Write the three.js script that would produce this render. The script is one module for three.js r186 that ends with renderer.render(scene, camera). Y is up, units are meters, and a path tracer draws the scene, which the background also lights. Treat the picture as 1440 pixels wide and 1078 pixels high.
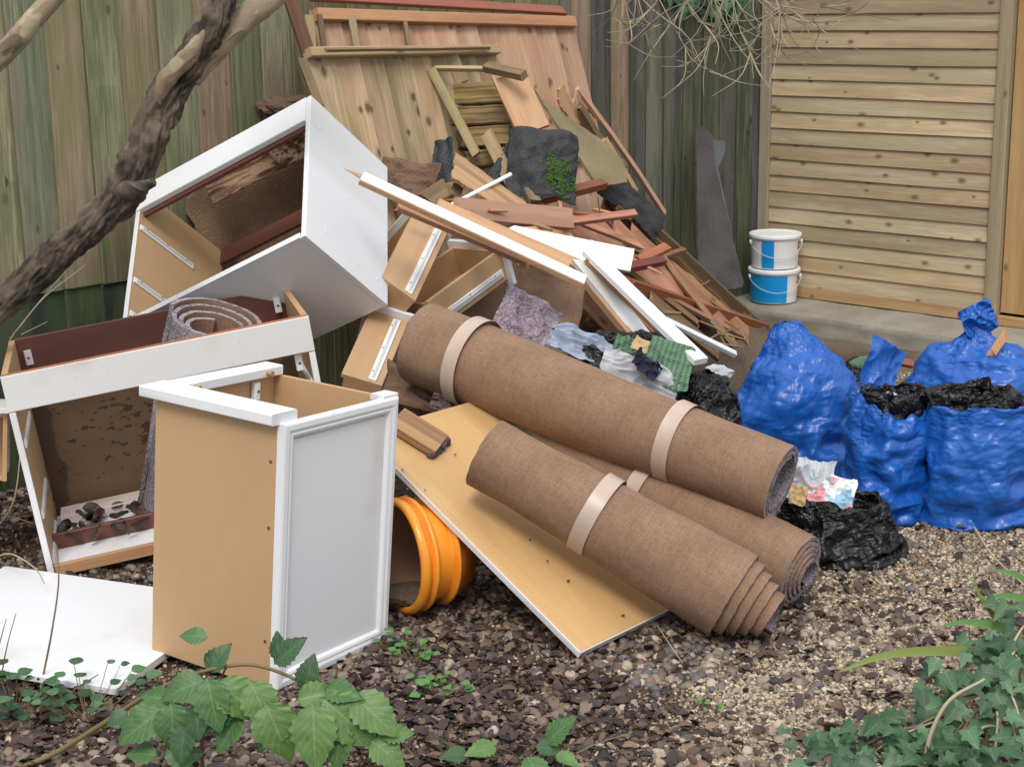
import * as THREE from 'three';
import { mergeGeometries, mergeVertices, toCreasedNormals } from 'three/addons/utils/BufferGeometryUtils.js';
import { FontLoader } from 'three/addons/loaders/FontLoader.js';
import { TextGeometry } from 'three/addons/geometries/TextGeometry.js';

// ------------------------------------------------------------------ camera, sky, light, exposure
const scene = new THREE.Scene();
const camera = new THREE.PerspectiveCamera(27.53, 1024 / 766, 0.05, 400);
camera.position.set(0, 1.6, 0);
camera.rotation.order = 'YXZ';
camera.rotation.set(-0.24026, 0, -0.01571);

const renderer = new THREE.WebGLRenderer({ antialias: true });
renderer.toneMapping = THREE.LinearToneMapping;
renderer.toneMappingExposure = 1.22;
renderer.shadowMap.enabled = true;

// overcast sky: an even pale cloud deck, a little brighter high up and towards the veiled sun
const sunDir = new THREE.Vector3(-0.06, 0.8, 0.6).normalize();
{
  const w = 128, h = 64, d = new Float32Array(w * h * 4);
  for (let j = 0; j < h; j++) for (let i = 0; i < w; i++) {
    const el = ((j + 0.5) / h - 0.5) * Math.PI, az = ((i + 0.5) / w - 0.5) * 2 * Math.PI;
    const v = new THREE.Vector3(Math.cos(el) * Math.cos(az), Math.sin(el), Math.cos(el) * Math.sin(az));
    const up = Math.max(0, v.y), s = Math.max(0, v.dot(sunDir));
    const l = (0.46 + 0.58 * up + 0.35 * s * s * s) * (v.y < 0 ? 0.25 : 1);
    const k = (j * w + i) * 4; d[k] = l * 0.96; d[k + 1] = l * 0.985; d[k + 2] = l * 1.03; d[k + 3] = 1;
  }
  const sky = new THREE.DataTexture(d, w, h, THREE.RGBAFormat, THREE.FloatType);
  sky.mapping = THREE.EquirectangularReflectionMapping; sky.magFilter = THREE.LinearFilter; sky.needsUpdate = true;
  scene.background = sky; scene.environment = sky;
}
const sun = new THREE.DirectionalLight(0xfff6ec, 1.5);
sun.position.copy(sunDir).multiplyScalar(14).add(new THREE.Vector3(0, 0, -5));
sun.target.position.set(0, 0, -5); scene.add(sun); scene.add(sun.target);
sun.castShadow = true; sun.shadow.radius = 40; sun.shadow.mapSize.set(2048, 2048);
Object.assign(sun.shadow.camera, { left: -6, right: 6, top: 6, bottom: -6, near: 0.5, far: 40 });

// ------------------------------------------------------------------ helpers
const V = (a) => new THREE.Vector3(a[0], a[1], a[2]);
function mulberry(a) { return () => { a |= 0; a = a + 0x6D2B79F5 | 0; let t = Math.imul(a ^ a >>> 15, 1 | a); t = t + Math.imul(t ^ t >>> 7, 61 | t) ^ t; return ((t ^ t >>> 14) >>> 0) / 4294967296; }; }
const rnd = mulberry(20240611);
const rr = (a, b) => a + (b - a) * rnd();
const clamp = (x, a = 0, b = 1) => Math.min(b, Math.max(a, x));
const mix = (a, b, t) => a + (b - a) * t;
const sstep = (a, b, x) => { const t = clamp((x - a) / (b - a)); return t * t * (3 - 2 * t); };
const mix3 = (a, b, t) => [mix(a[0], b[0], t), mix(a[1], b[1], t), mix(a[2], b[2], t)];
const lin2s = (c) => c <= 0.0031308 ? 12.92 * c : 1.055 * Math.pow(c, 1 / 2.4) - 0.055;
const hsh = (x, y, z, s) => { let n = Math.imul(x, 374761393) + Math.imul(y, 668265263) + Math.imul(z, 2147483647 - 69) + Math.imul(s, 1274126177) | 0; n = Math.imul(n ^ n >>> 13, 1274126177); return ((n ^ n >>> 16) >>> 0) / 4294967296; };
// value noise on a lattice that repeats every px, py cells (0: never)
function vn2(x, y, px, py, s) {
  const xi = Math.floor(x), yi = Math.floor(y), fx = x - xi, fy = y - yi, u = fx * fx * (3 - 2 * fx), v = fy * fy * (3 - 2 * fy);
  let x0 = xi, x1 = xi + 1, y0 = yi, y1 = yi + 1;
  if (px) { x0 %= px; if (x0 < 0) x0 += px; x1 = x0 + 1; if (x1 >= px) x1 = 0; } if (py) { y0 %= py; if (y0 < 0) y0 += py; y1 = y0 + 1; if (y1 >= py) y1 = 0; }
  const a = hsh(x0, y0, 0, s), b = hsh(x0, y1, 0, s), c = a + (hsh(x1, y0, 0, s) - a) * u, d = b + (hsh(x1, y1, 0, s) - b) * u; return c + (d - c) * v;
}
function fbm2(x, y, px, py, s, o = 4) { let a = 0, w = 0.5, t = 0; for (let i = 0; i < o; i++) { a += w * vn2(x, y, px, py, s + i); t += w; x *= 2; y *= 2; px *= 2; py *= 2; w *= 0.5; } return a / t; }
function vn3(x, y, z, s) {
  const xi = Math.floor(x), yi = Math.floor(y), zi = Math.floor(z), fx = x - xi, fy = y - yi, fz = z - zi;
  const u = fx * fx * (3 - 2 * fx), v = fy * fy * (3 - 2 * fy), w = fz * fz * (3 - 2 * fz);
  const q = (a, b, c) => hsh(xi + a, yi + b, zi + c, s);
  return mix(mix(mix(q(0, 0, 0), q(1, 0, 0), u), mix(q(0, 1, 0), q(1, 1, 0), u), v), mix(mix(q(0, 0, 1), q(1, 0, 1), u), mix(q(0, 1, 1), q(1, 1, 1), u), v), w);
}
function fbm3(x, y, z, s, o = 4) { let a = 0, w = 0.5, t = 0; for (let i = 0; i < o; i++) { a += w * vn3(x, y, z, s + i); t += w; x *= 2.03; y *= 2.03; z *= 2.03; w *= 0.5; } return a / t; }
const ridge = (n, k = 3) => Math.pow(1 - Math.abs(2 * n - 1), k);
function dataTex(w, h, f, srgb) {
  const d = new Uint8Array(w * h * 4);
  for (let j = 0; j < h; j++) for (let i = 0; i < w; i++) {
    const c = f((i + 0.5) / w, (j + 0.5) / h), k = (j * w + i) * 4;
    if (srgb) { d[k] = 255 * clamp(lin2s(c[0])); d[k + 1] = 255 * clamp(lin2s(c[1])); d[k + 2] = 255 * clamp(lin2s(c[2])); }
    else { const g = 255 * clamp(c); d[k] = d[k + 1] = d[k + 2] = g; }
    d[k + 3] = 255;
  }
  const t = new THREE.DataTexture(d, w, h, THREE.RGBAFormat);
  t.wrapS = t.wrapT = THREE.RepeatWrapping; t.magFilter = THREE.LinearFilter; t.minFilter = THREE.LinearMipmapLinearFilter; t.generateMipmaps = true;
  if (srgb) t.colorSpace = THREE.SRGBColorSpace; t.needsUpdate = true; return t;
}
// naming and tagging
const taken = new Map();
function numbered(n) { const k = taken.get(n) || 0; taken.set(n, k + 1); return k ? n + '_' + String(k).padStart(3, '0') : n; }
function tag(o, label, category, group) { o.userData.label = label; o.userData.category = category; o.userData.kind = 'thing'; if (group) o.userData.group = group; return o; }
function thing(name, label, category, pos = [0, 0, 0], group) { const g = new THREE.Group(); g.name = numbered(name); g.position.set(...pos); scene.add(g); return tag(g, label, category, group); }
function mesh(name, geo, mat, parent) { const m = new THREE.Mesh(geo, mat); m.name = parent ? name : numbered(name); m.castShadow = m.receiveShadow = true; (parent || scene).add(m); return m; }
function structure(name, geo, mat) { const m = mesh(name, geo, mat); m.userData.kind = 'structure'; return m; }
function basis(o, x, y, z, p) { o.matrixAutoUpdate = true; const m = new THREE.Matrix4().makeBasis(x, y, z); o.quaternion.setFromRotationMatrix(m); if (p) o.position.copy(p); return o; }

// a bar with chamfered edges: length along x, width along y, thickness along z; uv in metres with the grain along v
function barGeo(L, W, T, { n = 1, c = 0.0015, bow = 0, twist = 0, taper = 1, cut0 = 0, cut1 = 0, ragged = 0, rag = 'b', seed = 1, wob = 0 } = {}) {
  c = Math.min(c, W * 0.3, T * 0.3);
  const prof = [[-W / 2, -T / 2 + c], [-W / 2 + c, -T / 2], [W / 2 - c, -T / 2], [W / 2, -T / 2 + c], [W / 2, T / 2 - c], [W / 2 - c, T / 2], [-W / 2 + c, T / 2], [-W / 2, T / 2 - c]];
  const pos = [], uv = [], ou = hsh(seed, 1, 2, 3) * 7, ov = hsh(seed, 4, 5, 6) * 9;
  const at = (i, k) => {
    const t = i / n, [y0, z0] = prof[((k % 8) + 8) % 8]; const sc = mix(1, taper, t);
    let x = -L / 2 + L * t, y = y0 * sc, z = z0;
    if (i === 0) x += cut0 * (y0 / W); if (i === n) x += cut1 * (y0 / W);
    const edge = (i === 0 && rag !== 'e') || (i === n && rag !== 's');
    if (ragged && edge) x += (hsh(k, i, seed, 9) - 0.5) * ragged;
    z += bow * (1 - Math.pow(2 * t - 1, 2)); if (wob) { y += wob * (hsh(i, 7, seed, 2) - 0.5); z += wob * 0.6 * (hsh(i, 8, seed, 2) - 0.5); }
    const a = twist * (t - 0.5), ca = Math.cos(a), sa = Math.sin(a);
    return [x, y * ca - z * sa, y * sa + z * ca];
  };
  const fu = (p, k) => { const q = prof[((k % 8) + 8) % 8]; const side = k < 3; return [q[0] + ou + (q[1] > 0 ? 0 : 0.31) + q[1] * 0.7, p[0] + ov]; };
  const push = (p, a) => { pos.push(...p); uv.push(...a); };
  for (let i = 0; i < n; i++) for (let k = 0; k < 8; k++) {
    const a = at(i, k), b = at(i, k + 1), d = at(i + 1, k), e = at(i + 1, k + 1);
    const A = fu(a, k), B = fu(b, k + 1), D = fu(d, k), E = fu(e, k + 1);
    push(a, A); push(d, D); push(b, B); push(b, B); push(d, D); push(e, E);
  }
  for (const [i, s] of [[0, 1], [n, -1]]) for (let k = 1; k < 7; k++) {
    const q = [at(i, 0), at(i, k), at(i, k + 1)]; if (s < 0) q.reverse();
    for (const p of q) push(p, [p[1] + ou + 0.2, p[2] + ov + 0.13]);
  }
  const g = new THREE.BufferGeometry(); g.setAttribute('position', new THREE.Float32BufferAttribute(pos, 3)); g.setAttribute('uv', new THREE.Float32BufferAttribute(uv, 2));
  g.computeVertexNormals(); return n > 3 ? toCreasedNormals(g, 0.5) : g;
}
// lay a bar from A to B with its flat face towards nrm
function orient(o, A, B, nrm) {
  const a = V(A), b = V(B), x = b.clone().sub(a).normalize(), n = V(nrm); n.addScaledVector(x, -n.dot(x)).normalize();
  const y = n.clone().cross(x).normalize(); return basis(o, x, y, n, a.add(b).multiplyScalar(0.5));
}
let plankSeed = 11;
function bar(name, A, B, nrm, W, T, mat, parent, opt = {}) {
  const L = V(A).distanceTo(V(B)); const m = mesh(name, barGeo(L, W, T, { seed: plankSeed++, ...opt }), mat, parent);
  return orient(m, A, B, nrm);
}
function plank(name, label, A, B, nrm, W, T, mat, opt = {}, group) { return tag(bar(name, A, B, nrm, W, T, mat, null, opt), label, opt.cat || 'plank', group); }
// chamfered box with its centre at the origin, uv in metres
function boxGeo(w, h, d, c = 0.0015, seed = 1) {   // grain along y
  const g = barGeo(h, w, d, { c, seed }); g.rotateZ(Math.PI / 2); return g;
}
function boxAt(name, x0, x1, y0, y1, z0, z1, mat, parent, c = 0.0015, grain = 'y') {
  const w = x1 - x0, h = y1 - y0, d = z1 - z0; let g;
  if (grain === 'x') g = barGeo(w, h, d, { c, seed: plankSeed++ });
  else if (grain === 'z') { g = barGeo(d, w, h, { c, seed: plankSeed++ }); g.rotateX(Math.PI / 2); g.rotateY(Math.PI / 2); if (0) g; }
  else { g = barGeo(h, w, d, { c, seed: plankSeed++ }); g.rotateZ(Math.PI / 2); }
  const m = mesh(name, g, mat, parent); m.position.set((x0 + x1) / 2, (y0 + y1) / 2, (z0 + z1) / 2); return m;
}
function smooth(g) { g.deleteAttribute('normal'); const m = mergeVertices(g, 1e-5); m.computeVertexNormals(); return m; }
// a tube through points with a radius at each
function tubeGeo(pts, rad, seg = 8, ring = 8, bump) {
  const curve = new THREE.CatmullRomCurve3(pts.map((p) => Array.isArray(p) ? V(p) : p)); const n = Math.max(2, Math.round(seg));
  const fr = curve.computeFrenetFrames(n, false); const pos = [], uv = [], idx = [];
  const len = curve.getLength();
  for (let i = 0; i <= n; i++) {
    const t = i / n, c = curve.getPointAt(t), N = fr.normals[i], B = fr.binormals[i];
    const f = t * (rad.length - 1), k = Math.min(rad.length - 2, Math.floor(f)), R = rad.length > 1 ? mix(rad[k], rad[k + 1], f - k) : rad[0];
    for (let j = 0; j <= ring; j++) {
      const a = (j % ring) / ring * 2 * Math.PI, d = N.clone().multiplyScalar(Math.cos(a)).addScaledVector(B, Math.sin(a));
      const q = c.clone().addScaledVector(d, R); if (bump) q.addScaledVector(d, bump(q, R, t, a)); pos.push(q.x, q.y, q.z); uv.push(j / ring * 2 * Math.PI * R, t * len);
    }
  }
  for (let i = 0; i < n; i++) for (let j = 0; j < ring; j++) { const a = i * (ring + 1) + j, b = a + ring + 1; idx.push(a, a + 1, b, b, a + 1, b + 1); }
  const c0 = curve.getPointAt(0), c1 = curve.getPointAt(1), k0 = pos.length / 3; pos.push(c0.x, c0.y, c0.z, c1.x, c1.y, c1.z); uv.push(0, 0, 0, len);
  for (let j = 0; j < ring; j++) { idx.push(k0, j + 1, j); const b = n * (ring + 1); idx.push(k0 + 1, b + j, b + j + 1); }
  const g = new THREE.BufferGeometry(); g.setAttribute('position', new THREE.Float32BufferAttribute(pos, 3)); g.setAttribute('uv', new THREE.Float32BufferAttribute(uv, 2)); g.setIndex(idx);
  g.computeVertexNormals(); // close the seam of the normals
  const nn = g.attributes.normal; for (let i = 0; i <= n; i++) { const a = i * (ring + 1), b = a + ring; const v = new THREE.Vector3(nn.getX(a) + nn.getX(b), nn.getY(a) + nn.getY(b), nn.getZ(a) + nn.getZ(b)).normalize(); nn.setXYZ(a, v.x, v.y, v.z); nn.setXYZ(b, v.x, v.y, v.z); }
  return g;
}

// ------------------------------------------------------------------ materials (colours are linear, real-world base colours)
// timber: 0.6 m across the grain by 1.6 m along it
function wood({ a, b, knot = null, rings = 22, fine = 0.25, knots = 5, stain, stainAmt = 0, stainScale = 3, stain2, stain2Amt = 0, contrast = 1, rough = 0.75, bump = 0.0012, seed = 1, w = 320, h = 640, crack = 0 }) {
  const R = mulberry(seed * 7919), K = []; for (let i = 0; i < knots * 2; i++) K.push([R(), R(), 0.0035 + 0.006 * R()]);
  knot = knot || mix3(b, [0.02, 0.012, 0.008], 0.55);
  const H = new Float32Array(w * h);
  const f = (u, v) => {
    let uu = u + 0.05 * (fbm2(u * 3, v * 2, 3, 2, seed + 5, 3) - 0.5), kd = 9;
    for (const [ku, kv, r] of K) { let du = u - ku, dv = v - kv; du -= Math.round(du); dv -= Math.round(dv); du *= 0.6; dv *= 1.6; const d = Math.hypot(du, dv * 0.6) / r; kd = Math.min(kd, d); uu += Math.sign(du) * 0.03 * Math.exp(-d * d * 0.25) * Math.exp(-Math.abs(du) / r); }
    const ring = vn2(uu * rings, v * 3, rings, 3, seed), ring2 = vn2(uu * rings * 2, v * 4, rings * 2, 4, seed + 1), fn = vn2(u * 150, v * 24, 150, 24, seed + 2);
    let g = clamp(0.5 + ((ring * 0.6 + ring2 * 0.4) - 0.5) * 1.6 * contrast + (fn - 0.5) * fine * 2);
    const broad = fbm2(u * 2, v * 2, 2, 2, seed + 9, 3);
    let c = mix3(a, b, clamp(g * 0.75 + broad * 0.5 - 0.12));
    if (stainAmt) c = mix3(c, stain, stainAmt * sstep(0.38, 0.7, fbm2(u * stainScale, v * stainScale * 0.8, stainScale, Math.max(1, Math.round(stainScale * 0.8)), seed + 20, 5) + 0.12 * (fn - 0.5)));
    if (stain2Amt) c = mix3(c, stain2, stain2Amt * sstep(0.5, 0.68, fbm2(u * 5, v * 3, 5, 3, seed + 40, 5)));
    if (crack) { const cr = vn2(uu * 60, v * 5, 60, 5, seed + 60); if (cr > 1 - crack) c = mix3(c, [0.02, 0.015, 0.01], 0.7); }
    if (kd < 2.2) c = mix3(c, knot, kd < 1 ? 0.85 : 0.55 * (2.2 - kd) / 1.2);
    return c;
  };
  const map = dataTex(w, h, f, true); const bm = dataTex(w >> 1, h >> 1, (u, v) => 0.6 * vn2(u * rings * 2, v * 4, rings * 2, 4, seed + 1) + 0.4 * vn2(u * 96, v * 16, 96, 16, seed + 2), false);
  map.repeat.set(1 / 0.6, 1 / 1.6); bm.repeat.set(1 / 0.6, 1 / 1.6);
  return new THREE.MeshStandardMaterial({ map, bumpMap: bm, bumpScale: bump, roughness: rough });
}
const tint = (m, r, g, b) => { const k = m.clone(); k.color.setRGB(r, g, b); return k; };
const variants = (m, list) => list.map((c) => tint(m, ...c));
const plain = (r, g, b, roughness = 0.7, o = {}) => { const m = new THREE.MeshStandardMaterial({ roughness, ...o }); m.color.setRGB(r, g, b); return m; };

const M = {};
M.fenceGreen = wood({ contrast: 1.4, a: [0.44, 0.41, 0.28], b: [0.22, 0.225, 0.135], stain: [0.13, 0.155, 0.07], stainAmt: 0.6, stain2: [0.29, 0.23, 0.165], stain2Amt: 0.6, seed: 3, fine: 0.7, crack: 0.03, bump: 0.004 });
M.fencePink = wood({ contrast: 1.4, fine: 0.7, crack: 0.025, a: [0.36, 0.27, 0.2], b: [0.22, 0.16, 0.11], stain: [0.17, 0.19, 0.08], stainAmt: 0.6, seed: 5, knots: 7, bump: 0.0012 });
M.fenceGrey = wood({ a: [0.17, 0.165, 0.15], b: [0.055, 0.055, 0.055], stain: [0.1, 0.125, 0.055], stainAmt: 0.55, stain2: [0.22, 0.22, 0.215], stain2Amt: 0.5, seed: 7, fine: 0.6, contrast: 1.5, bump: 0.003, crack: 0.06 });
M.fenceAlgae = wood({ a: [0.085, 0.105, 0.06], b: [0.045, 0.062, 0.04], stain: [0.03, 0.05, 0.035], stainAmt: 0.7, stain2: [0.13, 0.16, 0.07], stain2Amt: 0.4, seed: 9, rough: 0.85 });
M.shedBoard = wood({ a: [0.62, 0.505, 0.345], b: [0.41, 0.325, 0.205], knot: [0.17, 0.1, 0.045], stain: [0.43, 0.36, 0.22], stainAmt: 0.6, stain2: [0.33, 0.24, 0.155], stain2Amt: 0.35, fine: 0.45, contrast: 1.3, seed: 13, knots: 12, rings: 16, bump: 0.001 });
M.shedDoor = wood({ a: [0.55, 0.36, 0.17], b: [0.4, 0.23, 0.095], seed: 17, knots: 4, bump: 0.0008 });
M.postGrey = wood({ a: [0.33, 0.285, 0.2], b: [0.21, 0.175, 0.115], seed: 19, knots: 3 });
M.panelPink = wood({ contrast: 1.5, fine: 0.5, a: [0.6, 0.4, 0.28], b: [0.4, 0.24, 0.155], knot: [0.12, 0.055, 0.03], seed: 23, knots: 30, stain: [0.42, 0.3, 0.18], stainAmt: 0.5, rings: 14 });
M.panelMoss = wood({ contrast: 1.5, fine: 0.5, a: [0.57, 0.42, 0.28], b: [0.36, 0.25, 0.155], knot: [0.07, 0.04, 0.02], seed: 29, knots: 26, stain: [0.34, 0.28, 0.13], stainAmt: 0.5, stainScale: 4, stain2: [0.22, 0.15, 0.09], stain2Amt: 0.5 });
M.battenMoss = wood({ a: [0.44, 0.34, 0.2], b: [0.26, 0.19, 0.1], seed: 31, knots: 3, stain: [0.24, 0.215, 0.09], stainAmt: 0.6 });
M.cedar = wood({ contrast: 1.4, fine: 0.45, a: [0.5, 0.26, 0.165], b: [0.31, 0.14, 0.082], seed: 37, knots: 5, stain: [0.42, 0.25, 0.17], stainAmt: 0.6, rings: 18, bump: 0.001 });
M.redStain = wood({ a: [0.4, 0.13, 0.05], b: [0.25, 0.07, 0.03], seed: 41, knots: 3, rings: 12, rough: 0.5, stain: [0.2, 0.06, 0.035], stainAmt: 0.5, bump: 0.0006 });
M.rawPine = wood({ contrast: 1.3, fine: 0.4, a: [0.58, 0.36, 0.2], b: [0.42, 0.23, 0.12], seed: 43, knots: 6, rings: 14, bump: 0.0008 });
M.oldWood = wood({ a: [0.3, 0.2, 0.11], b: [0.15, 0.095, 0.05], seed: 47, knots: 6, stain: [0.1, 0.085, 0.04], stainAmt: 0.6, contrast: 1.4, bump: 0.003, crack: 0.05 });
M.rotten = wood({ a: [0.42, 0.3, 0.15], b: [0.2, 0.13, 0.06], seed: 53, knots: 0, rings: 40, stain: [0.29, 0.215, 0.075], stainAmt: 0.6, stain2: [0.1, 0.06, 0.025], stain2Amt: 0.7, contrast: 1.8, bump: 0.008, crack: 0.09, rough: 0.95 });
M.beech = wood({ a: [0.58, 0.385, 0.215], b: [0.47, 0.29, 0.148], knot: [0.5, 0.315, 0.15], seed: 59, knots: 0, rings: 9, fine: 0.12, contrast: 0.7, bump: 0.0001, rough: 0.5, stain: [0.5, 0.325, 0.165], stainAmt: 0.5 });
M.plyPanel = wood({ a: [0.7, 0.46, 0.22], b: [0.58, 0.35, 0.145], seed: 61, knots: 0, rings: 10, fine: 0.12, contrast: 0.8, bump: 0.0002, rough: 0.55, stain: [0.5, 0.31, 0.13], stainAmt: 0.5, stainScale: 2 });
M.mahogany = wood({ a: [0.15, 0.05, 0.035], b: [0.085, 0.028, 0.02], seed: 67, knots: 0, rings: 12, rough: 0.45, bump: 0.0002, stain: [0.18, 0.07, 0.05], stainAmt: 0.4 });
M.mahoganyRed = wood({ a: [0.27, 0.085, 0.045], b: [0.17, 0.05, 0.03], seed: 71, knots: 0, rings: 12, rough: 0.4, bump: 0.0002 });

// white melamine and paint with scuffs and specks of dirt
function whiteTex(seed, base, dirt, amt) {
  return dataTex(512, 512, (u, v) => { const f = fbm2(u * 4, v * 4, 4, 4, seed, 4), s = vn2(u * 170, v * 170, 170, 170, seed + 3); let c = mix3(base, dirt, amt * sstep(0.5, 0.8, f)); if (s > 0.965) c = mix3(c, dirt, 0.5); const sc = vn2(u * 9 + v * 60, v * 7, 69, 7, seed + 6); if (sc > 0.94 && f > 0.45) c = mix3(c, dirt, 0.35); return c; }, true);
}
{
  const t = whiteTex(5, [0.8, 0.82, 0.85], [0.56, 0.53, 0.47], 0.42), t2 = whiteTex(8, [0.72, 0.72, 0.71], [0.42, 0.38, 0.32], 0.5);
  M.white = new THREE.MeshPhysicalMaterial({ map: t, roughness: 0.42 });
  M.whiteOld = new THREE.MeshPhysicalMaterial({ map: t2, roughness: 0.5 });
}
M.plasticWhite = plain(0.82, 0.82, 0.82, 0.35);
M.runner = plain(0.68, 0.7, 0.72, 0.35, { metalness: 0.35 });
M.steel = plain(0.4, 0.4, 0.41, 0.35, { metalness: 0.9 });
M.nail = plain(0.16, 0.11, 0.08, 0.6, { metalness: 0.6 });
M.knob = plain(0.3, 0.2, 0.1, 0.5);
M.screw = plain(0.5, 0.36, 0.16, 0.4, { metalness: 0.6 });
// hardboard back with damp and mould
M.hardboard = new THREE.MeshStandardMaterial({ roughness: 0.8, map: dataTex(512, 512, (u, v) => {
  let c = mix3([0.17, 0.1, 0.052], [0.1, 0.058, 0.03], fbm2(u * 6, v * 6, 6, 6, 3, 4));
  const wet = sstep(0.49, 0.51, 0.06 * (fbm2(u * 5, v * 5, 5, 5, 12, 4) - 0.5) * 2 + Math.max(Math.abs(u - 0.5) * 1.12, (0.42 - v) * 1.5)); c = mix3(c, [0.035, 0.02, 0.012], 0.75 * wet);
  const d = Math.hypot((u - 0.52) * 1.6, (v - 0.62) * 2.2), sp = fbm2(u * 40, v * 40, 40, 40, 21, 3);
  if (sp > 0.5 + d * 0.32) c = mix3(c, [0.016, 0.012, 0.01], 0.75); return c;
}, true) });
// carpet: jute backing with a woven grid, and cut pile
function weave(seed, a, b, n) {
  return dataTex(512, 512, (u, v) => { const x = u * n, y = v * n, wv = 0.5 + 0.25 * Math.sin(x * 2 * Math.PI) * (Math.floor(y) % 2 ? 1 : -1) + 0.2 * Math.sin(y * 2 * Math.PI), th = vn2(u * n, v * 9, n, 9, seed) * 0.5 + vn2(u * 9, v * n, 9, n, seed + 1) * 0.5, br = fbm2(u * 4, v * 4, 4, 4, seed + 2, 5), fz = vn2(u * 256, v * 256, 256, 256, seed + 7); return mix3(a, b, clamp(wv * 0.28 + (th - 0.5) * 0.5 + 0.38 + (br - 0.5) * 0.4 + (fz - 0.5) * 1.0)); }, true);
}
{
  const t = weave(3, [0.34, 0.21, 0.135], [0.16, 0.094, 0.058], 64); t.repeat.set(1 / 0.22, 1 / 0.22);
  const bm = dataTex(256, 256, (u, v) => 0.5 + 0.25 * Math.sin(u * 64 * Math.PI * 2) + 0.25 * Math.sin(v * 64 * Math.PI * 2), false); bm.repeat.set(1 / 0.3, 1 / 0.3);
  M.jute = new THREE.MeshStandardMaterial({ map: t, bumpMap: bm, bumpScale: 0.0005, roughness: 0.95 });
  const pt = dataTex(512, 512, (u, v) => { const s = vn2(u * 120, v * 120, 120, 120, 5) * 0.6 + vn2(u * 250, v * 250, 250, 250, 6) * 0.4; return mix3([0.36, 0.325, 0.36], [0.15, 0.13, 0.15], clamp((s - 0.5) * 2 + 0.4 + (fbm2(u * 4, v * 4, 4, 4, 8, 4) - 0.5))); }, true); pt.repeat.set(2, 2);
  const pb = dataTex(512, 512, (u, v) => vn2(u * 120, v * 120, 120, 120, 5) * 0.6 + vn2(u * 250, v * 250, 250, 250, 6) * 0.4, false); pb.repeat.set(2, 2);
  M.pile = new THREE.MeshStandardMaterial({ map: pt, bumpMap: pb, bumpScale: 0.004, roughness: 1 });
  M.pileBrown = M.pile.clone(); M.pileBrown.color.setRGB(0.75, 0.62, 0.5);
  M.mudCarpet = M.jute.clone(); M.mudCarpet.color.setRGB(0.62, 0.6, 0.58);
}
M.tape = new THREE.MeshPhysicalMaterial({ roughness: 0.35, map: dataTex(256, 256, (u, v) => mix3([0.56, 0.45, 0.37], [0.42, 0.32, 0.25], fbm2(u * 5, v * 14, 5, 14, 4, 4)), true) });
// roofing felt, slate-grey mineral surface
{
  const ft = (seed, a, b) => { const t = dataTex(512, 512, (u, v) => mix3(a, b, clamp(vn2(u * 200, v * 200, 200, 200, seed) * 0.5 + fbm2(u * 5, v * 5, 5, 5, seed + 1, 5) * 0.9 - 0.25)), true); t.repeat.set(2, 2); return t; };
  const fb = dataTex(512, 512, (u, v) => vn2(u * 180, v * 180, 180, 180, 9) * 0.5 + fbm2(u * 8, v * 8, 8, 8, 10, 4) * 0.5, false); fb.repeat.set(2, 2);
  M.felt = new THREE.MeshStandardMaterial({ map: ft(31, [0.036, 0.038, 0.042], [0.01, 0.011, 0.012]), bumpMap: fb, bumpScale: 0.004, roughness: 0.6 });
  M.feltGrey = new THREE.MeshStandardMaterial({ map: ft(35, [0.125, 0.115, 0.115], [0.05, 0.045, 0.047]), bumpMap: fb, bumpScale: 0.004, roughness: 0.85 });
  M.slate = new THREE.MeshStandardMaterial({ map: ft(37, [0.16, 0.175, 0.19], [0.09, 0.1, 0.11]), roughness: 0.6 });
  M.chip = new THREE.MeshStandardMaterial({ map: ft(41, [0.3, 0.24, 0.14], [0.16, 0.13, 0.07]), bumpMap: fb, bumpScale: 0.002, roughness: 0.9 });
  M.sacking = new THREE.MeshStandardMaterial({ map: ft(43, [0.15, 0.11, 0.075], [0.05, 0.036, 0.026]), bumpMap: fb, bumpScale: 0.006, roughness: 0.95 });
  M.concrete = new THREE.MeshStandardMaterial({ map: ft(47, [0.4, 0.37, 0.31], [0.2, 0.19, 0.15]), bumpMap: fb, bumpScale: 0.004, roughness: 0.9 });
}

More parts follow.
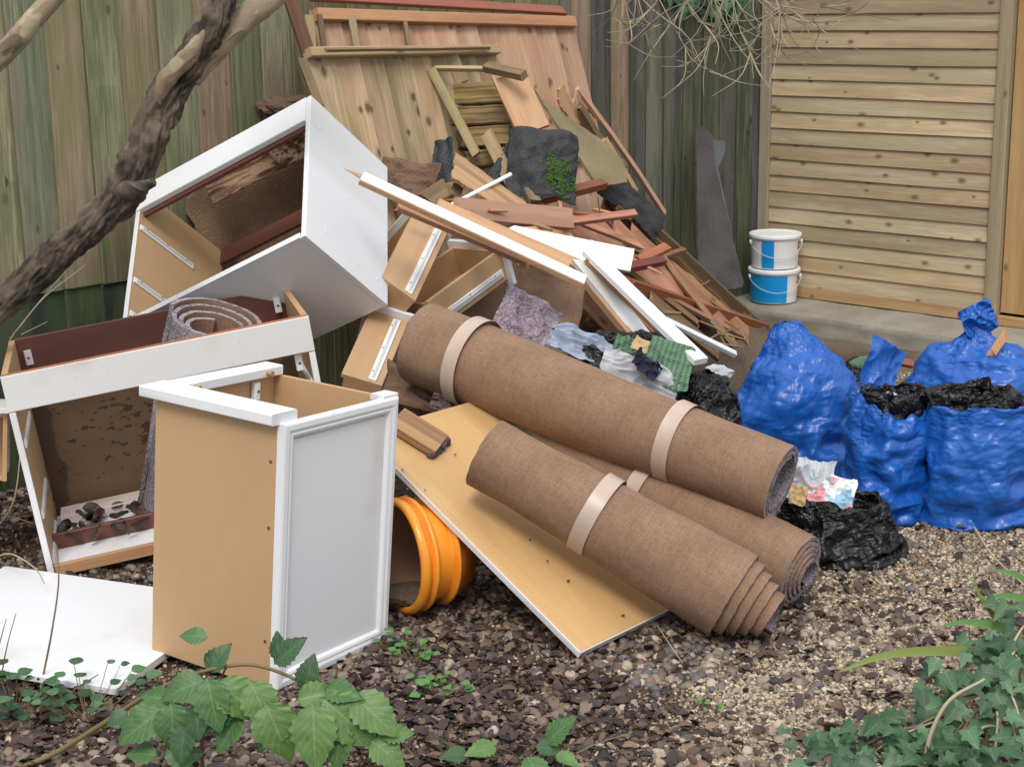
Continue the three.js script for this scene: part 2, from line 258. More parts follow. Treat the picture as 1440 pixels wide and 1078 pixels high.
// ------------------------------------------------------------------ ground
const groundH = (x, z) => 0.022 * (fbm2(x * 2.1 + 40, z * 2.1 + 40, 0, 0, 71, 4) - 0.5) + 0.01 * (fbm2(x * 9 + 9, z * 9 + 60, 0, 0, 75, 2) - 0.5);
const paleness = (x, z) => sstep(0.42, 0.72, fbm2(x * 2.6 + 11, z * 2.6 + 31, 0, 0, 81, 5) * 0.55 + 0.42 * sstep(0.15, 0.9, x + 0.22 * (z + 3.6)) + 0.14 * sstep(-3.9, -3.1, z) * sstep(0.1, 0.5, x) + 0.02);
{
  const g = new THREE.PlaneGeometry(9, 9, 300, 300); g.rotateX(-Math.PI / 2); g.translate(0.5, 0, -5.5);
  const p = g.attributes.position, col = [], uv = g.attributes.uv;
  for (let i = 0; i < p.count; i++) {
    const x = p.getX(i), z = p.getZ(i); p.setY(i, groundH(x, z)); uv.setXY(i, x, z);
    const t = paleness(x, z), n = fbm2(x * 30, z * 30, 0, 0, 5, 3); const c = mix3(mix3([0.05, 0.034, 0.025], [0.1, 0.07, 0.048], n), mix3([0.13, 0.1, 0.07], [0.21, 0.17, 0.115], n), t); col.push(...c);
  }
  g.setAttribute('color', new THREE.Float32BufferAttribute(col, 3)); g.computeVertexNormals();
  const bm = dataTex(512, 512, (u, v) => vn2(u * 90, v * 90, 90, 90, 3) * 0.6 + fbm2(u * 30, v * 30, 30, 30, 4, 3) * 0.4, false); bm.repeat.set(2, 2);
  structure('ground', g, new THREE.MeshStandardMaterial({ vertexColors: true, bumpMap: bm, bumpScale: 0.01, roughness: 0.95 }));
  const far = new THREE.PlaneGeometry(160, 160, 8, 8); far.rotateX(-Math.PI / 2); far.translate(0, -0.05, -30);
  structure('ground', far, plain(0.07, 0.075, 0.04, 0.95));
}
// concrete ledge under the shed: a cast slab with a worn arris, its front a step above the gravel
{
  const o = V([1.338, 0.1, -8.008]), d = V([0.724, 0, 0.69]), n = V([-0.69, 0, 0.724]);
  const L = 2.9, W = 0.34, hh = 0.1, N = 60, K = 14; const pos = [], uv = [], idx = [];
  for (let i = 0; i <= N; i++) for (let k = 0; k <= K; k++) {
    const t = -0.42 + L * i / N; let w, y; const f = k / K;
    if (f < 0.6) { w = -0.5 + (W + 0.5) * f / 0.6; y = hh; } else { w = W; y = hh - (hh + 0.05) * (f - 0.6) / 0.4; }
    const e = fbm2(t * 7, k * 0.4, 0, 0, 91, 4) - 0.5; if (k > 7) w += e * 0.035; if (k === 8) { w -= 0.006; y -= 0.004; } y += 0.008 * (fbm2(t * 9 + 5, w * 9, 0, 0, 92, 3) - 0.5);
    const p = o.clone().addScaledVector(d, t).addScaledVector(n, w); pos.push(p.x, y, p.z); uv.push(t, f * 0.9);
  }
  for (let i = 0; i < N; i++) for (let k = 0; k < K; k++) { const a = i * (K + 1) + k, b = a + K + 1; idx.push(a, a + 1, b, b, a + 1, b + 1); }
  const g = new THREE.BufferGeometry(); g.setAttribute('position', new THREE.Float32BufferAttribute(pos, 3)); g.setAttribute('uv', new THREE.Float32BufferAttribute(uv, 2)); g.setIndex(idx); g.computeVertexNormals();
  structure('concrete_ledge', g, M.concrete);
}
// ------------------------------------------------------------------ fence of overlapping upright boards
const fd = V([0.711, 0, -0.703]), fn = V([0.703, 0, 0.711]), fence0 = V([1.282, 0.1, -8.074]); fence0.y = 0;
const fenceAt = (s, y, off) => { const p = fence0.clone().addScaledVector(fd, s).addScaledVector(fn, off); return [p.x, y, p.z]; };
{
  const f = thing('wooden_fence', 'tall weathered wooden fence of upright boards behind the rubbish heap', 'fence', fenceAt(-2.6, 0, 0));
  const put = (m) => { m.position.sub(f.position); return m; };
  const green = variants(M.fenceGreen, [[1, 1, 1], [0.72, 0.78, 0.72], [1.2, 1.15, 1.1], [0.8, 0.84, 0.74], [0.85, 0.9, 0.95]]), pink = variants(M.fencePink, [[1.05, 1.08, 1.0], [0.95, 1.0, 0.88], [1.1, 1.05, 1.05]]), grey = variants(M.fenceGrey, [[1, 1, 1], [0.75, 0.75, 0.8], [1.25, 1.2, 1.15], [0.9, 1.0, 0.8]]), algae = variants(M.fenceAlgae, [[1, 1, 1], [0.8, 0.9, 0.9], [1.2, 1.2, 1]]);
  // edges along the run, and which timber each board is
  const edges = [-5.5, -5.36, -5.22, -5.08, -4.94, -4.8, -4.66, -4.52, -4.38, -4.235, -4.093, -3.954, -3.812, -3.671, -3.523, -3.371, -3.227, -3.089, -2.945, -2.81, -2.68, -2.55, -2.42, -2.29, -2.15, -2.02, -1.89, -1.76, -1.63, -1.485, -1.412, -1.281, -1.147, -1.024, -0.909, -0.78, -0.633, -0.486, -0.347, -0.204, -0.07, 0.06];
  const kinds = 'ggggggggg' + 'g' + 'G' + 'p' + 'D' + 'P' + 'H' + 'q' + 'D' + 'H' + 'DDDDDDDDDDD' + 'A' + 'Q' + 'b' + 'Q' + 'bcaedbdb';
  const pick = { g: green[2], G: green[4], p: pink[0], D: green[3], P: pink[1], H: green[0], q: pink[2], A: grey[2], Q: pink[2], a: grey[0], b: grey[1], c: grey[2], d: grey[3], e: grey[3] };
  edges.slice(0, -1).forEach((s, i) => {
    const w = edges[i + 1] - s, mid = s + w / 2, mat = pick[kinds[i] || 'd'] || grey[1]; const low = mid < -2.9 ? 0.665 + rr(-0.006, 0.006) : 0.02;
    const tilt = 0.09; const nn = fn.clone().addScaledVector(fd, tilt).normalize();
    const m = bar('board', fenceAt(mid, low, 0.012 + rr(0, 0.004)), fenceAt(mid + rr(-0.004, 0.004), 1.84, 0.012 + rr(0, 0.004)), nn.toArray(), w + 0.018, 0.014, mat, f, { n: 2, c: 0.002, bow: rr(-0.004, 0.004) }); put(m);
    if (low > 0.1) put(bar('board', fenceAt(mid, -0.02, 0.004), fenceAt(mid, low - 0.004, 0.004), nn.toArray(), w + 0.018, 0.014, algae[i % 3], f, { n: 1, c: 0.002 }));
  });
  for (const y of [0.35, 1.0, 1.65]) put(bar('rail', fenceAt(-5.5, y, -0.045), fenceAt(0.1, y, -0.045), fn.toArray(), 0.075, 0.06, M.oldWood, f, {}));
  for (let s = -5.2; s < 0.1; s += 1.8) put(bar('post', fenceAt(s, -0.1, -0.13), fenceAt(s, 1.85, -0.13), fn.toArray(), 0.09, 0.09, M.oldWood, f, {}));
}
// ------------------------------------------------------------------ shed: lapped boards between two posts, a plank door, a pitched felt roof
{
  const o = V([1.338, 0.1, -8.008]), d = V([0.724, 0, 0.69]), n = V([-0.69, 0, 0.724]);
  const base = o.clone().setY(0.1);
  const f = thing('garden_shed', 'pale timber garden shed with horizontal lapped boards', 'shed', base.toArray());
  f.quaternion.setFromRotationMatrix(new THREE.Matrix4().makeBasis(d, new THREE.Vector3(0, 1, 0), n));   // local x along the wall, z outwards
  const sb = variants(M.shedBoard, [[1, 1, 1], [0.8, 0.79, 0.77], [1.15, 1.1, 1.02], [0.92, 0.86, 0.8], [1.06, 1.07, 1.08], [0.74, 0.69, 0.64]]);
  const pitch = 0.0795, y0 = 0.112 - 0.1;
  // skirting strip at the foot, then the lapped boards
  boxAt('bottom_trim', 0.003, 1.212, 0.004, 0.062, -0.004, 0.012, tint(M.shedBoard, 1.0, 0.82, 0.6), f, 0.003, 'x');
  for (let i = 0; i < 23; i++) {
    const y = 0.066 + i * pitch, w = pitch + 0.016, m = mesh('lapped_board', barGeo(1.214, w, 0.011, { n: 3, c: 0.002, wob: 0.0035, seed: 300 + i }), sb[i === 17 || i === 18 ? 5 : (i * 7 + (i >> 2)) % 5], f);
    m.position.set(0.6075, y + w / 2 - 0.008, 0.0); m.rotation.x = -0.125; m.rotation.z = (hsh(i, 3, 3, 3) - 0.5) * 0.004;
  }
  boxAt('corner_post', -0.062, -0.002, -0.01, 1.95, -0.03, 0.022, tint(M.postGrey, 1.35, 1.35, 1.4), f, 0.003);
  boxAt('door_post', 1.217, 1.281, -0.01, 1.95, -0.03, 0.03, tint(M.postGrey, 1.3, 1.25, 1.15), f, 0.003);
  // door at the end of this wall
  const dr = new THREE.Group(); dr.name = 'door'; f.add(dr);
  for (let i = 0; i < 6; i++) boxAt('door_board', 1.288 + i * 0.12, 1.288 + i * 0.12 + 0.117, 0.06, 1.85, -0.02, 0.0, tint(M.shedDoor, 1 - 0.08 * (i % 2), 1, 1), dr, 0.002);
  boxAt('threshold', 1.285, 2.02, 0.0, 0.045, -0.03, 0.02, M.shedDoor, f, 0.003, 'x');
  boxAt('door_post', 2.02, 2.08, -0.01, 1.95, -0.03, 0.03, M.postGrey, f, 0.003);
  // the rest of the hut behind: end walls and roof
  boxAt('side_wall', -0.058, -0.04, 0, 1.95, -1.8, -0.031, M.shedBoard, f, 0.002);
  boxAt('side_wall', 2.05, 2.07, 0, 1.95, -1.8, -0.031, M.shedBoard, f, 0.002);
  boxAt('back_wall', -0.05, 2.06, 0, 1.95, -1.82, -1.801, M.shedBoard, f, 0.002);
  boxAt('floor', -0.03, 2.04, -0.02, 0.0, -1.79, -0.04, M.oldWood, f, 0.002);
  const rf = boxAt('roof', -0.14, 2.16, 1.955, 1.99, -1.95, 0.17, M.felt, f, 0.003); boxAt('fascia', -1.15, 1.15, -0.06, 0.0, 1.062, 1.08, M.postGrey, rf, 0.002, 'x');
}

// ------------------------------------------------------------------ broken bedroom units
function framed(name, label, category, origin, X, Y, group) {      // a thing with its own axes: x to the right, y up, z towards the opening
  const g = thing(name, label, category, origin, group), x = V(X).normalize(), y = V(Y); y.addScaledVector(x, -y.dot(x)).normalize(); return basis(g, x, y, x.clone().cross(y));
}
function runner(parent, x, y, z0, z1, side) {   // metal drawer slide on a side board
  const g = boxAt('drawer_runner', x, x + 0.006 * side, y - 0.011, y + 0.011, z0, z1, M.plasticWhite, parent, 0.0015, 'z');
  boxAt('slide_channel', side > 0 ? 0.0031 : -0.0056, side > 0 ? 0.0056 : -0.0031, -0.004, 0.004, -(z1 - z0) / 2 + 0.01, (z1 - z0) / 2 - 0.01, M.runner, g, 0.0008, 'z');
  for (let i = 0; i < 3; i++) { const s = mesh('screw_head', new THREE.CylinderGeometry(0.003, 0.003, 0.002, 8), M.steel, g); s.rotation.z = Math.PI / 2; s.position.set(side * 0.0036, 0.008, (i - 1) * (z1 - z0) * 0.38); }
  return g;
}
function bracket(parent, x, y, z, rot = 0) { const b = boxAt('corner_block', x - 0.011, x + 0.011, y - 0.022, y + 0.022, z - 0.009, z + 0.009, M.plasticWhite, parent, 0.004); b.rotation.y = rot; const s = mesh('screw_head', new THREE.CylinderGeometry(0.004, 0.004, 0.003, 8), M.nail, b); s.rotation.x = Math.PI / 2; s.position.z = 0.0095; return b; }

// the carcass leaning against the fence on the heap, open at the front and the back
{
  const W = 0.758, H = 0.604, D = 0.417, t = 0.018;
  const c = framed('white_cabinet', 'white open-backed cabinet carcass tipped up on its corner against the fence', 'cabinet', [-1.257, 0.594, -4.947], [0.843, 0.428, 0.326], [-0.035, 0.648, -0.761]);
  boxAt('side_panel', W - t, W, 0, H, -D, 0, M.white, c, 0.002);
  boxAt('side_panel', 0.002, t - 0.002, t + 0.001, H - 0.003, -D, -0.004, M.beech, c, 0.001, 'z');
  boxAt('edge_strip', 0, t, t + 0.001, H - 0.106, -0.0035, 0, M.white, c, 0.001);
  const bt = boxAt('base_panel', 0, W - t - 0.001, 0, t, -D, 0, M.white, c, 0.002, 'x'); 
  boxAt('edge_strip', 0, W - t - 0.001, -0.002, t + 0.001, 0.0005, 0.005, M.white, c, 0.001, 'x');
  boxAt('front_rail', 0, W - t - 0.001, H - 0.105, H, -0.018, 0.004, M.white, c, 0.002, 'x');
  boxAt('rail_backing', t, W - t - 0.002, H - 0.118, H - 0.002, -0.034, -0.019, M.mahogany, c, 0.002, 'x');
  boxAt('back_rail', t + 0.001, W - t - 0.001, t + 0.001, 0.115, -D, -D + 0.016, M.mahoganyRed, c, 0.002, 'x');
  boxAt('back_rail', t + 0.001, W - t - 0.001, H - 0.07, H - 0.002, -D, -D + 0.016, M.mahogany, c, 0.002, 'x');
  runner(c, t - 0.002, 0.43, -0.27, -0.012, 1); runner(c, t - 0.002, 0.2, -0.27, -0.012, 1); runner(c, t - 0.002, 0.06, -0.27, -0.012, 1);
  bracket(c, t + 0.014, 0.14, -D + 0.03); bracket(c, W - t - 0.014, 0.15, -D + 0.03);
  for (const [y, z] of [[0.5, -0.05], [0.09, -0.1], [0.07, -0.36], [0.3, -0.2]]) { const s = mesh('screw_cap', new THREE.CylinderGeometry(0.005, 0.005, 0.002, 10), M.plasticWhite, c); s.rotation.z = Math.PI / 2; s.position.set(W + 0.0005, y, z); }
}
// the wide carcass standing askew, its drawers gone
{
  const W = 0.868, H = 0.613, D = 0.51, t = 0.018;
  const c = framed('drawer_carcass', 'wide white chest carcass without drawers, a rolled grey carpet standing inside it', 'cabinet', [-1.337, 0.004, -4.232], [0.959, 0.134, -0.25], [-0.131, 0.991, 0.03]);
  boxAt('side_panel', 0, t, 0, H - 0.004, -D, -0.004, M.beech, c, 0.001); boxAt('edge_strip', 0, t, 0, H - 0.109, -0.0035, 0.001, M.white, c, 0.001);
  boxAt('side_panel', W - t, W, 0, H - 0.004, -D, -0.004, M.beech, c, 0.001); boxAt('edge_strip', W - t, W, 0, H - 0.109, -0.0035, 0.001, M.white, c, 0.001);
  boxAt('front_rail', 0, W, H - 0.107, H - 0.003, -0.0165, 0.002, M.whiteOld, c, 0.002, 'x'); const raw = boxAt('rail_edge', 0.002, W - 0.002, H - 0.0028, H, -0.0155, -0.0005, tint(M.redStain, 1.35, 1.5, 1.6), c, 0.0008, 'x'); raw.userData.label = 'bare reddish top edge of the rail';
  boxAt('back_rail', t + 0.001, W - t - 0.001, H - 0.17, H, -D + 0.001, -D + 0.018, M.mahogany, c, 0.0015, 'x');
  const bp = mesh('back_panel', new THREE.BoxGeometry(W - 2 * t - 0.004, H - 0.18, 0.004), M.hardboard, c); bp.position.set(W / 2, (H - 0.16) / 2, -D + 0.006); bp.userData.label = 'brown hardboard back with damp and mould stains';
  boxAt('base_panel', t + 0.001, W - t - 0.001, 0.012, 0.028, -D, -0.02, M.white, c, 0.001, 'x');
  boxAt('base_strip', t + 0.02, W - 0.1, 0.03, 0.062, -D + 0.03, -D + 0.13, tint(M.whiteOld, 1.0, 0.88, 0.82), c, 0.002, 'x');
  boxAt('bottom_rail', t + 0.002, W - t - 0.002, 0.004, 0.075, -0.19, -0.172, M.mahogany, c, 0.002, 'x');
  boxAt('bottom_rail', t + 0.002, W - t - 0.002, 0.0, 0.035, -0.03, -0.012, tint(M.rawPine, 0.9, 0.85, 0.8), c, 0.002, 'x');
  runner(c, t, 0.4, -0.38, -0.03, 1); runner(c, t, 0.185, -0.38, -0.03, 1); runner(c, t, 0.045, -0.38, -0.03, 1); runner(c, W - t, 0.4, -0.38, -0.03, -1); runner(c, W - t, 0.185, -0.38, -0.03, -1);
  bracket(c, t + 0.03, H - 0.06, -D + 0.029); bracket(c, W - t - 0.025, H - 0.05, -D + 0.029);
  bracket(c, W - t - 0.03, H - 0.14, -0.03);
}
// the narrow unit standing upright in front: beech sides, a moulded white door, an L of white top frame
{
  const W = 0.437, H = 0.65, D = 0.405, t = 0.016;
  const c = framed('bedside_unit', 'narrow beech unit with white moulded door and broken white top frame', 'cabinet', [-0.575, 0.012, -3.436], [0.54, -0.07, -0.84], [0.078, 0.996, -0.035]);
  // local: x along the door, y up, z towards the beech side's front; the box lies on the -z side of the door's plane
  c.rotateY(0);
  const box = c;                                            // door in the plane z = 0, depth runs to -z
  boxAt('side_panel', 0, t, 0.002, H, -D, -0.019, M.beech, box, 0.001);
  boxAt('side_panel', W - t, W, 0.002, H, -D, -0.019, M.beech, box, 0.001);
  boxAt('back_panel', t + 0.0005, W - t - 0.0005, 0.002, H - 0.004, -D, -D + 0.012, M.beech, box, 0.001);
  boxAt('base_panel', t + 0.0005, W - t - 0.0005, 0.03, 0.046, -D + 0.013, -0.02, M.beech, box, 0.001);
  const d = new THREE.Group(); d.name = 'door'; box.add(d);
  boxAt('door_panel', 0.04, W - 0.036, 0.04, H - 0.04, -0.018, -0.006, M.white, d, 0.001);
  // the moulding: stiles and rails with a stepped profile
  const prof = [[0, 0], [0, 0.003], [0.004, 0.0055], [0.016, 0.0065], [0.024, 0.003], [0.028, 0.0045], [0.034, 0.0025], [0.04, -0.007], [0.04, -0.018], [0, -0.018]];
  const mould = (x0, y0, x1, y1, inx, iny, name) => {        // mitred strip from corner to corner
    const pos = [], n = prof.length; const P0 = (k) => [x0 + (inx + Math.sign(x1 - x0)) * 0 + inx * prof[k][0] + Math.sign(x1 - x0) * prof[k][0], y0 + iny * prof[k][0] + Math.sign(y1 - y0) * prof[k][0], prof[k][1]], P1 = (k) => [x1 + inx * prof[k][0] - Math.sign(x1 - x0) * prof[k][0], y1 + iny * prof[k][0] - Math.sign(y1 - y0) * prof[k][0], prof[k][1]];
    for (let k = 0; k < n; k++) { const a = P0(k), b = P0((k + 1) % n), e = P1(k), f = P1((k + 1) % n); pos.push(...a, ...e, ...b, ...b, ...e, ...f); }
    const g = new THREE.BufferGeometry(); g.setAttribute('position', new THREE.Float32BufferAttribute(pos, 3)); g.setAttribute('uv', new THREE.Float32BufferAttribute(pos.flatMap((v, i) => i % 3 === 2 ? [] : [v]), 2)); g.computeVertexNormals(); mesh(name, g, M.white, d);
  };
  mould(0, 0.004, W, 0.004, 0, 1, 'door_rail'); mould(W, H + 0.004, 0, H + 0.004, 0, -1, 'door_rail'); mould(W, 0.004, W, H + 0.004, -1, 0, 'door_stile'); mould(0, H + 0.004, 0, 0.004, 1, 0, 'door_stile');
  for (const [y] of [[0.56], [0.4], [0.12]]) { const s = mesh('screw_hole', new THREE.CylinderGeometry(0.004, 0.004, 0.002, 8), M.nail, box); s.rotation.z = Math.PI / 2; s.position.set(-0.0005, y, -0.035); }
  // what is left of the top: one arm along the beech side, one along the back
  const y0 = H + 0.002, y1 = H + 0.03;
  const arm = boxAt('top_rail', -0.028, 0.062, y0, y1, -D - 0.028, -0.012, M.white, box, 0.003, 'z');
  const arm2 = boxAt('top_rail', 0.0625, W - 0.01, y0 + 0.0005, y1 - 0.001, -D - 0.027, -D + 0.035, M.white, box, 0.003, 'x');
  boxAt('top_stub', W - 0.055, W + 0.004, y0 - 0.004, y0 + 0.012, -0.045, -0.002, M.white, box, 0.002, 'x');
  for (const x of [0.1, W - 0.07]) { const s = mesh('dowel', new THREE.CylinderGeometry(0.0075, 0.0075, 0.02, 10), M.screw, box); s.rotation.x = Math.PI / 2; s.position.set(x, y0 + 0.013, -D + 0.042); }
  bracket(box, W - 0.1, H - 0.03, -D + 0.022);
}
// loose white panel lying on the ground
{
  const X = V([0.945, 0.0, 0.327]), Z = V([-0.327, 0, 0.945]);
  const m = mesh('loose_melamine_board', barGeo(0.75, 0.6, 0.018, { c: 0.0015, seed: 5 }), M.white); tag(m, 'flat white melamine panel lying on the ground beside the narrow beech unit', 'panel');
  const F = V([-0.949, 0.03, -3.428]).addScaledVector(X, -0.375).addScaledVector(Z, -0.3); basis(m, X, Z.clone().negate(), new THREE.Vector3(0, 1, 0), F); m.rotateY(0.02);
}
// beech sheet sloping down off the heap under the carpet rolls
{
  const z = V([-0.647, 0.485, -0.588]).normalize(), x = V([0.65, 0.02, -0.76]); x.addScaledVector(z, -x.dot(z)).normalize(); const n = z.clone().cross(x).normalize(); if (n.y < 0) n.negate();
  const g = thing('beech_sheet', 'long beech-faced board sloping to the ground under the carpet rolls', 'board', [0.153, 0.016, -3.61]);
  const zz = x.clone().cross(n).normalize(); basis(g, x, n, zz);
  const s = zz.dot(z) > 0 ? 1 : -1;
  const a = boxAt('face_sheet', 0, 0.48, 0.0045, 0.018, Math.min(0, s * 0.88), Math.max(0, s * 0.88), M.plyPanel, g, 0.001, 'z');
  boxAt('edging', -0.0042, -0.0002, 0.0, 0.0178, Math.min(0, s * 0.88), Math.max(0, s * 0.88), M.whiteOld, g, 0.001, 'z'); boxAt('edging', -0.004, 0.48, 0.0, 0.0178, s > 0 ? -0.0045 : 0.0003, s > 0 ? -0.0003 : 0.0045, M.whiteOld, g, 0.001, 'x');
  boxAt('backing', 0, 0.48, 0.0, 0.0042, Math.min(0, s * 0.88), Math.max(0, s * 0.88), M.white, g, 0.001, 'z');
}
// ------------------------------------------------------------------ drawers
// local axes: x across the drawer, y up out of its bottom, z towards its white front; origin at the back left bottom corner
function drawer(label, origin, X, Y, W = 0.32, H = 0.13, D = 0.4, open = true) {
  const g = framed('drawer', label, 'drawer', origin, X, Y, 'loose drawers'); delete g.userData.group; const t = 0.013;
  boxAt('side_board', 0, t, 0, H, 0, D, M.beech, g, 0.001, 'z'); boxAt('side_board', W - t, W, 0, H, 0, D, M.beech, g, 0.001, 'z');
  boxAt('back_board', t + 0.0005, W - t - 0.0005, 0, H - 0.01, 0, t, M.beech, g, 0.001, 'x'); boxAt('inner_front', t + 0.0005, W - t - 0.0005, 0, H, D - t, D, M.beech, g, 0.001, 'x');
  boxAt('bottom_board', t + 0.0005, W - t - 0.0005, 0.008, 0.012, t + 0.0005, D - t - 0.0005, M.beech, g, 0.0005, 'z');
  boxAt('front_panel', -0.022, W + 0.022, -0.02, H + 0.022, D + 0.0005, D + 0.017, M.white, g, 0.002, 'x');
  runner(g, W, 0.035, 0.01, D - 0.02, 1); runner(g, 0, 0.035, 0.01, D - 0.02, -1); return g;
}

// ------------------------------------------------------------------ rolls of carpet, each one strip wound into a spiral
function carpetRoll(name, label, A, B, r0, r1, { turns = 5, th = 0.0115, tele = 0, bands = [], seed = 1, spin = 0, backing = M.jute, pile = M.pile, wob = 0.008, tailL = 0, pileOut = false, gap = 1.06 } = {}, group) {
  const a = V(A), b = V(B), L = a.distanceTo(b), g = thing(name, label, 'carpet roll', a.clone().add(b).multiplyScalar(0.5).toArray(), group);
  const x = b.clone().sub(a).normalize(), up = new THREE.Vector3(0, 1, 0).addScaledVector(x, -x.y).normalize(); basis(g, x, up, x.clone().cross(up));
  const NT = 44, N = Math.round(turns * NT), K = 18;
  const wobble = (phi, s) => wob * (fbm3(Math.cos(phi) * 1.3 + 5, Math.sin(phi) * 1.3, s * 5 + seed * 7, seed, 3) - 0.5) * 2;
  const rad = (phi, s) => Math.max(0.012, mix(r0, r1, s) - th * gap * (phi / (2 * Math.PI)) + (phi < 1.2 ? 0 : 0)) + wobble(phi, s) * Math.exp(-phi / 12);
  const pt = (phi, s, off) => { const R = rad(phi, s) - off, an = spin - phi, tl = tele * Math.max(0, phi - 0.6) / (2 * Math.PI); const fr = 0.002 * (hsh(Math.floor(phi * 9), s > 0.5 ? 1 : 0, seed, 4) - 0.5) * (s === 0 || s === 1 ? 1 : 0); return [(s - 0.5) * L + tl * s + tailL * tl * (1 - s) + fr, R * Math.cos(an), R * Math.sin(an)]; };
  const face = (off, flip, end) => {
    const pos = [], uv = [], idx = []; const K1 = end === undefined ? K : 1; let arc = 0;
    for (let i = 0; i <= N; i++) { const phi = i / NT * 2 * Math.PI; arc += rad(phi, 0.5) * 2 * Math.PI / NT; for (let k = 0; k <= K1; k++) { const p = end === undefined ? pt(phi, k / K, off) : pt(phi, end, k ? th * 0.86 : 0); if (end !== undefined) p[0] += (end ? 1 : -1) * (k ? -0.0 : 0) + 0.002 * (hsh(i, k, seed, 8) - 0.5); pos.push(...p); uv.push(arc, p[0] + seed * 0.37); } }
    for (let i = 0; i < N; i++) for (let k = 0; k < K1; k++) { const p = i * (K1 + 1) + k, q = p + K1 + 1; if (flip) idx.push(p, q, p + 1, p + 1, q, q + 1); else idx.push(p, p + 1, q, q, p + 1, q + 1); }
    const ge = new THREE.BufferGeometry(); ge.setAttribute('position', new THREE.Float32BufferAttribute(pos, 3)); ge.setAttribute('uv', new THREE.Float32BufferAttribute(uv, 2)); ge.setIndex(idx); ge.computeVertexNormals(); return ge;
  };
  mesh('outer_face', face(0, false), pileOut ? pile : backing, g);
  const inner = mesh('inner_face', face(th * 0.86, true), pileOut ? backing : pile, g); mesh('end_edge', face(0, true, 0), pile, g); mesh('end_edge', face(0, false, 1), pile, g);
  const q0 = []; for (let k = 0; k < K; k++) { const A0 = pt(0, k / K, 0), A1 = pt(0, (k + 1) / K, 0), B0 = pt(0, k / K, th * 0.86), B1 = pt(0, (k + 1) / K, th * 0.86); q0.push(...A0, ...A1, ...B0, ...B0, ...A1, ...B1); }
  const eg = new THREE.BufferGeometry(); eg.setAttribute('position', new THREE.Float32BufferAttribute(q0, 3)); eg.setAttribute('uv', new THREE.Float32BufferAttribute(q0.flatMap((v, i) => i % 3 === 2 ? [] : [v]), 2)); eg.computeVertexNormals(); mesh('cut_edge', eg, pile, g);
  for (const [s0, w] of bands) {
    const pos = [], uv = [], idx = [], n = 64, m = 3; for (let i = 0; i <= n; i++) for (let k = 0; k <= m; k++) { const phi = i / n * 2 * Math.PI, s = s0 + w * (k / m - 0.5) / L + 0.004 * Math.sin(phi + seed); const R = Math.max(rad(phi % 6.2831, s), rad(0, s)) + 0.0012, an = spin - phi; pos.push((s - 0.5) * L, R * Math.cos(an), R * Math.sin(an)); uv.push(i / n * 0.8, k / m * 0.06); }
    for (let i = 0; i < n; i++) for (let k = 0; k < m; k++) { const p = i * (m + 1) + k, q = p + m + 1; idx.push(p, p + 1, q, q, p + 1, q + 1); }
    const tg = new THREE.BufferGeometry(); tg.setAttribute('position', new THREE.Float32BufferAttribute(pos, 3)); tg.setAttribute('uv', new THREE.Float32BufferAttribute(uv, 2)); tg.setIndex(idx); tg.computeVertexNormals(); mesh('tape_band', tg, M.tape, g);
  }
  return g;
}
carpetRoll('carpet_roll', 'brown-backed carpet roll with two tape bands lying highest, across the other two', [-0.269, 0.599, -4.62], [0.724, 0.325, -4.03], 0.133, 0.111, { turns: 2.6, bands: [[0.155, 0.045], [0.735, 0.045]], seed: 2, spin: 3.4, th: 0.012 });
carpetRoll('carpet_roll', 'front brown-backed carpet roll with one tape band, its inner turns sliding out in steps', [-0.071, 0.44, -3.987], [0.553, 0.128, -3.741], 0.1, 0.124, { turns: 5.2, tele: 0.027, bands: [[0.46, 0.045]], seed: 3, spin: 3.5, th: 0.013 });
carpetRoll('carpet_roll', 'brown-backed carpet roll wedged behind the stepped roll and under the highest one', [0.102, 0.33, -4.445], [0.762, 0.112, -3.928], 0.106, 0.106, { turns: 5.2, bands: [[0.42, 0.045]], seed: 4, spin: 3.4, tele: 0.006, th: 0.012 });
// mauve roll standing on end inside the wide carcass
carpetRoll('carpet_roll', 'grey-mauve carpet roll standing on end inside the wide white carcass', [-1.095, -0.127, -4.66], [-0.869, 0.707, -4.52], 0.13, 0.148, { turns: 3.2, pileOut: true, seed: 6, spin: 0.4, th: 0.016, gap: 1.35, tele: -0.012, wob: 0.008 });

drawer('drawer lying on its side beside the tipped white cabinet, highest of the three drawers', [-0.309, 0.656, -4.999], [-0.57, -0.665, -0.482], [-0.786, 0.613, 0.085], 0.24, 0.137);
drawer('drawer lying on its side under the corner of the tipped white cabinet', [-0.398, 0.46, -4.65], [-0.261, -0.902, -0.343], [-0.953, 0.297, -0.058], 0.3, 0.13);
drawer('drawer lying open side up beside the long white plank, its inside showing', [-0.249, 0.534, -5.082], [-0.769, -0.034, -0.638], [-0.221, 0.951, 0.215], 0.22, 0.113);
drawer('drawer lying against the left side of the wide white carcass', [-1.504, 0.263, -4.45], [-0.95, 0.1, 0.3], [0.05, 0.1, 0.99], 0.3, 0.13, 0.2);

